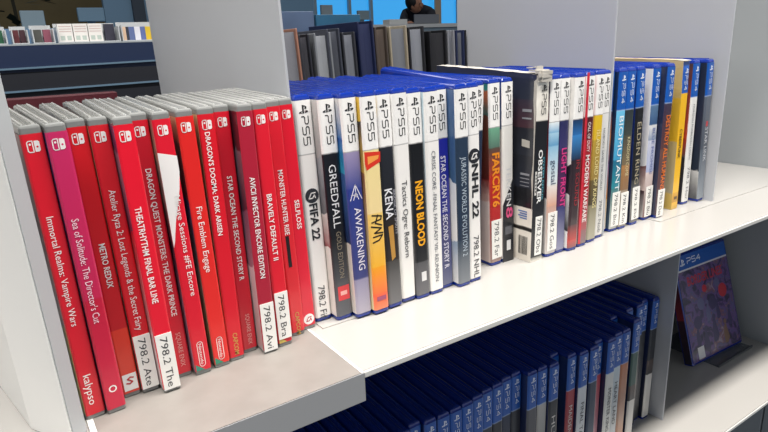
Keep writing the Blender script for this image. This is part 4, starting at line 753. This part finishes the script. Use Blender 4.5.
for (wx, wy, wz, dx_, dy_) in ((-.44,-.50,1.06,-.9,-.35), (-.52,-.36,1.06,-.6,-.75)):
    d = Vector((dx_, dy_, -.12)).normalized(); s_ = Vector((-d.y, d.x, 0)); w0 = Vector((wx, wy, wz)); hv = [w0, w0+d*.045, w0+d*.085]; hE = [(0,1),(1,2)]; hrd = [.024,.032,.030]
    for q, ln in zip((-1.3,-.45,.4,1.2), (.065,.08,.075,.058)):
        b0 = len(hv); hv += [w0+d*.09+s_*.02*q, w0+d*(.09+ln*.5)+s_*.024*q, w0+d*(.09+ln)+s_*.025*q-Vector((0,0,.012))]; hE += [(2,b0),(b0,b0+1),(b0+1,b0+2)]; hrd += [.011,.010,.008]
    b0 = len(hv); hv += [w0+d*.05+s_*.045, w0+d*.085+s_*.062]; hE += [(1,b0),(b0,b0+1)]; hrd += [.012,.009]
    skin('hand', hv, hE, hrd, M_SKIN, pr, 0, 1)

# ---------------------------------------------------------------- light
wd = bpy.data.worlds.new('world'); S.world = wd; wd.use_nodes = True
nt = wd.node_tree; bg = nt.nodes['Background']
tc = nt.nodes.new('ShaderNodeTexCoord'); sp = nt.nodes.new('ShaderNodeSeparateXYZ'); nt.links.new(tc.outputs['Generated'], sp.inputs[0])
def smooth(sock, a, b2, lo, hi):
    m = nt.nodes.new('ShaderNodeMapRange'); m.interpolation_type = 'SMOOTHSTEP'
    for i, v in zip((1, 2, 3, 4), (a, b2, lo, hi)): m.inputs[i].default_value = v
    nt.links.new(sock, m.inputs[0]); return m.outputs[0]
hi = smooth(sp.outputs['Z'], .45, .6, 1, 0); lo = smooth(sp.outputs['Z'], -.12, .05, 0, 1)      # low aisle-side glow added to the world to brighten the spines
fr = smooth(sp.outputs['Y'], .35, -.5, .1, 1)
def mul(a, b2, c=0):
    m = nt.nodes.new('ShaderNodeMath'); m.operation = 'MULTIPLY_ADD'; m.inputs[2].default_value = c; nt.links.new(a, m.inputs[0])
    if isinstance(b2, float): m.inputs[1].default_value = b2
    else: nt.links.new(b2, m.inputs[1])
    return m.outputs[0]
top = smooth(sp.outputs['Z'], .86, .97, 0, 1)
s1 = mul(mul(mul(hi, lo), fr), .42, .05)
s3 = nt.nodes.new('ShaderNodeMath'); s3.operation = 'ADD'; nt.links.new(s1, s3.inputs[0]); nt.links.new(mul(top, 1.5), s3.inputs[1])
ma = s3
bg.inputs['Color'].default_value = lin('#dfe5ee'); nt.links.new(ma.outputs[0], bg.inputs['Strength'])
def area(name, loc, rot, sx, sy, e, col):
    l = bpy.data.lights.new(name, 'AREA'); l.shape = 'RECTANGLE'; l.size = sx; l.size_y = sy; l.energy = e; l.color = lin(col)[:3]
    o = bpy.data.objects.new(name, l); COL.objects.link(o); o.location = loc; o.rotation_euler = rot
area('ceiling_lamp', (.3, -.52, 1.95), (0, 0, 0), 3.2, .2, 75, '#fff9f2')
area('ceiling_lamp', (.3, -.50, 1.95), (0, 0, 0), 3.2, .2, 38, '#fff9f2')
area('ceiling_lamp', (.6, 1.9, 1.95), (0, 0, 0), 3.2, .2, 8, '#fff9f2')
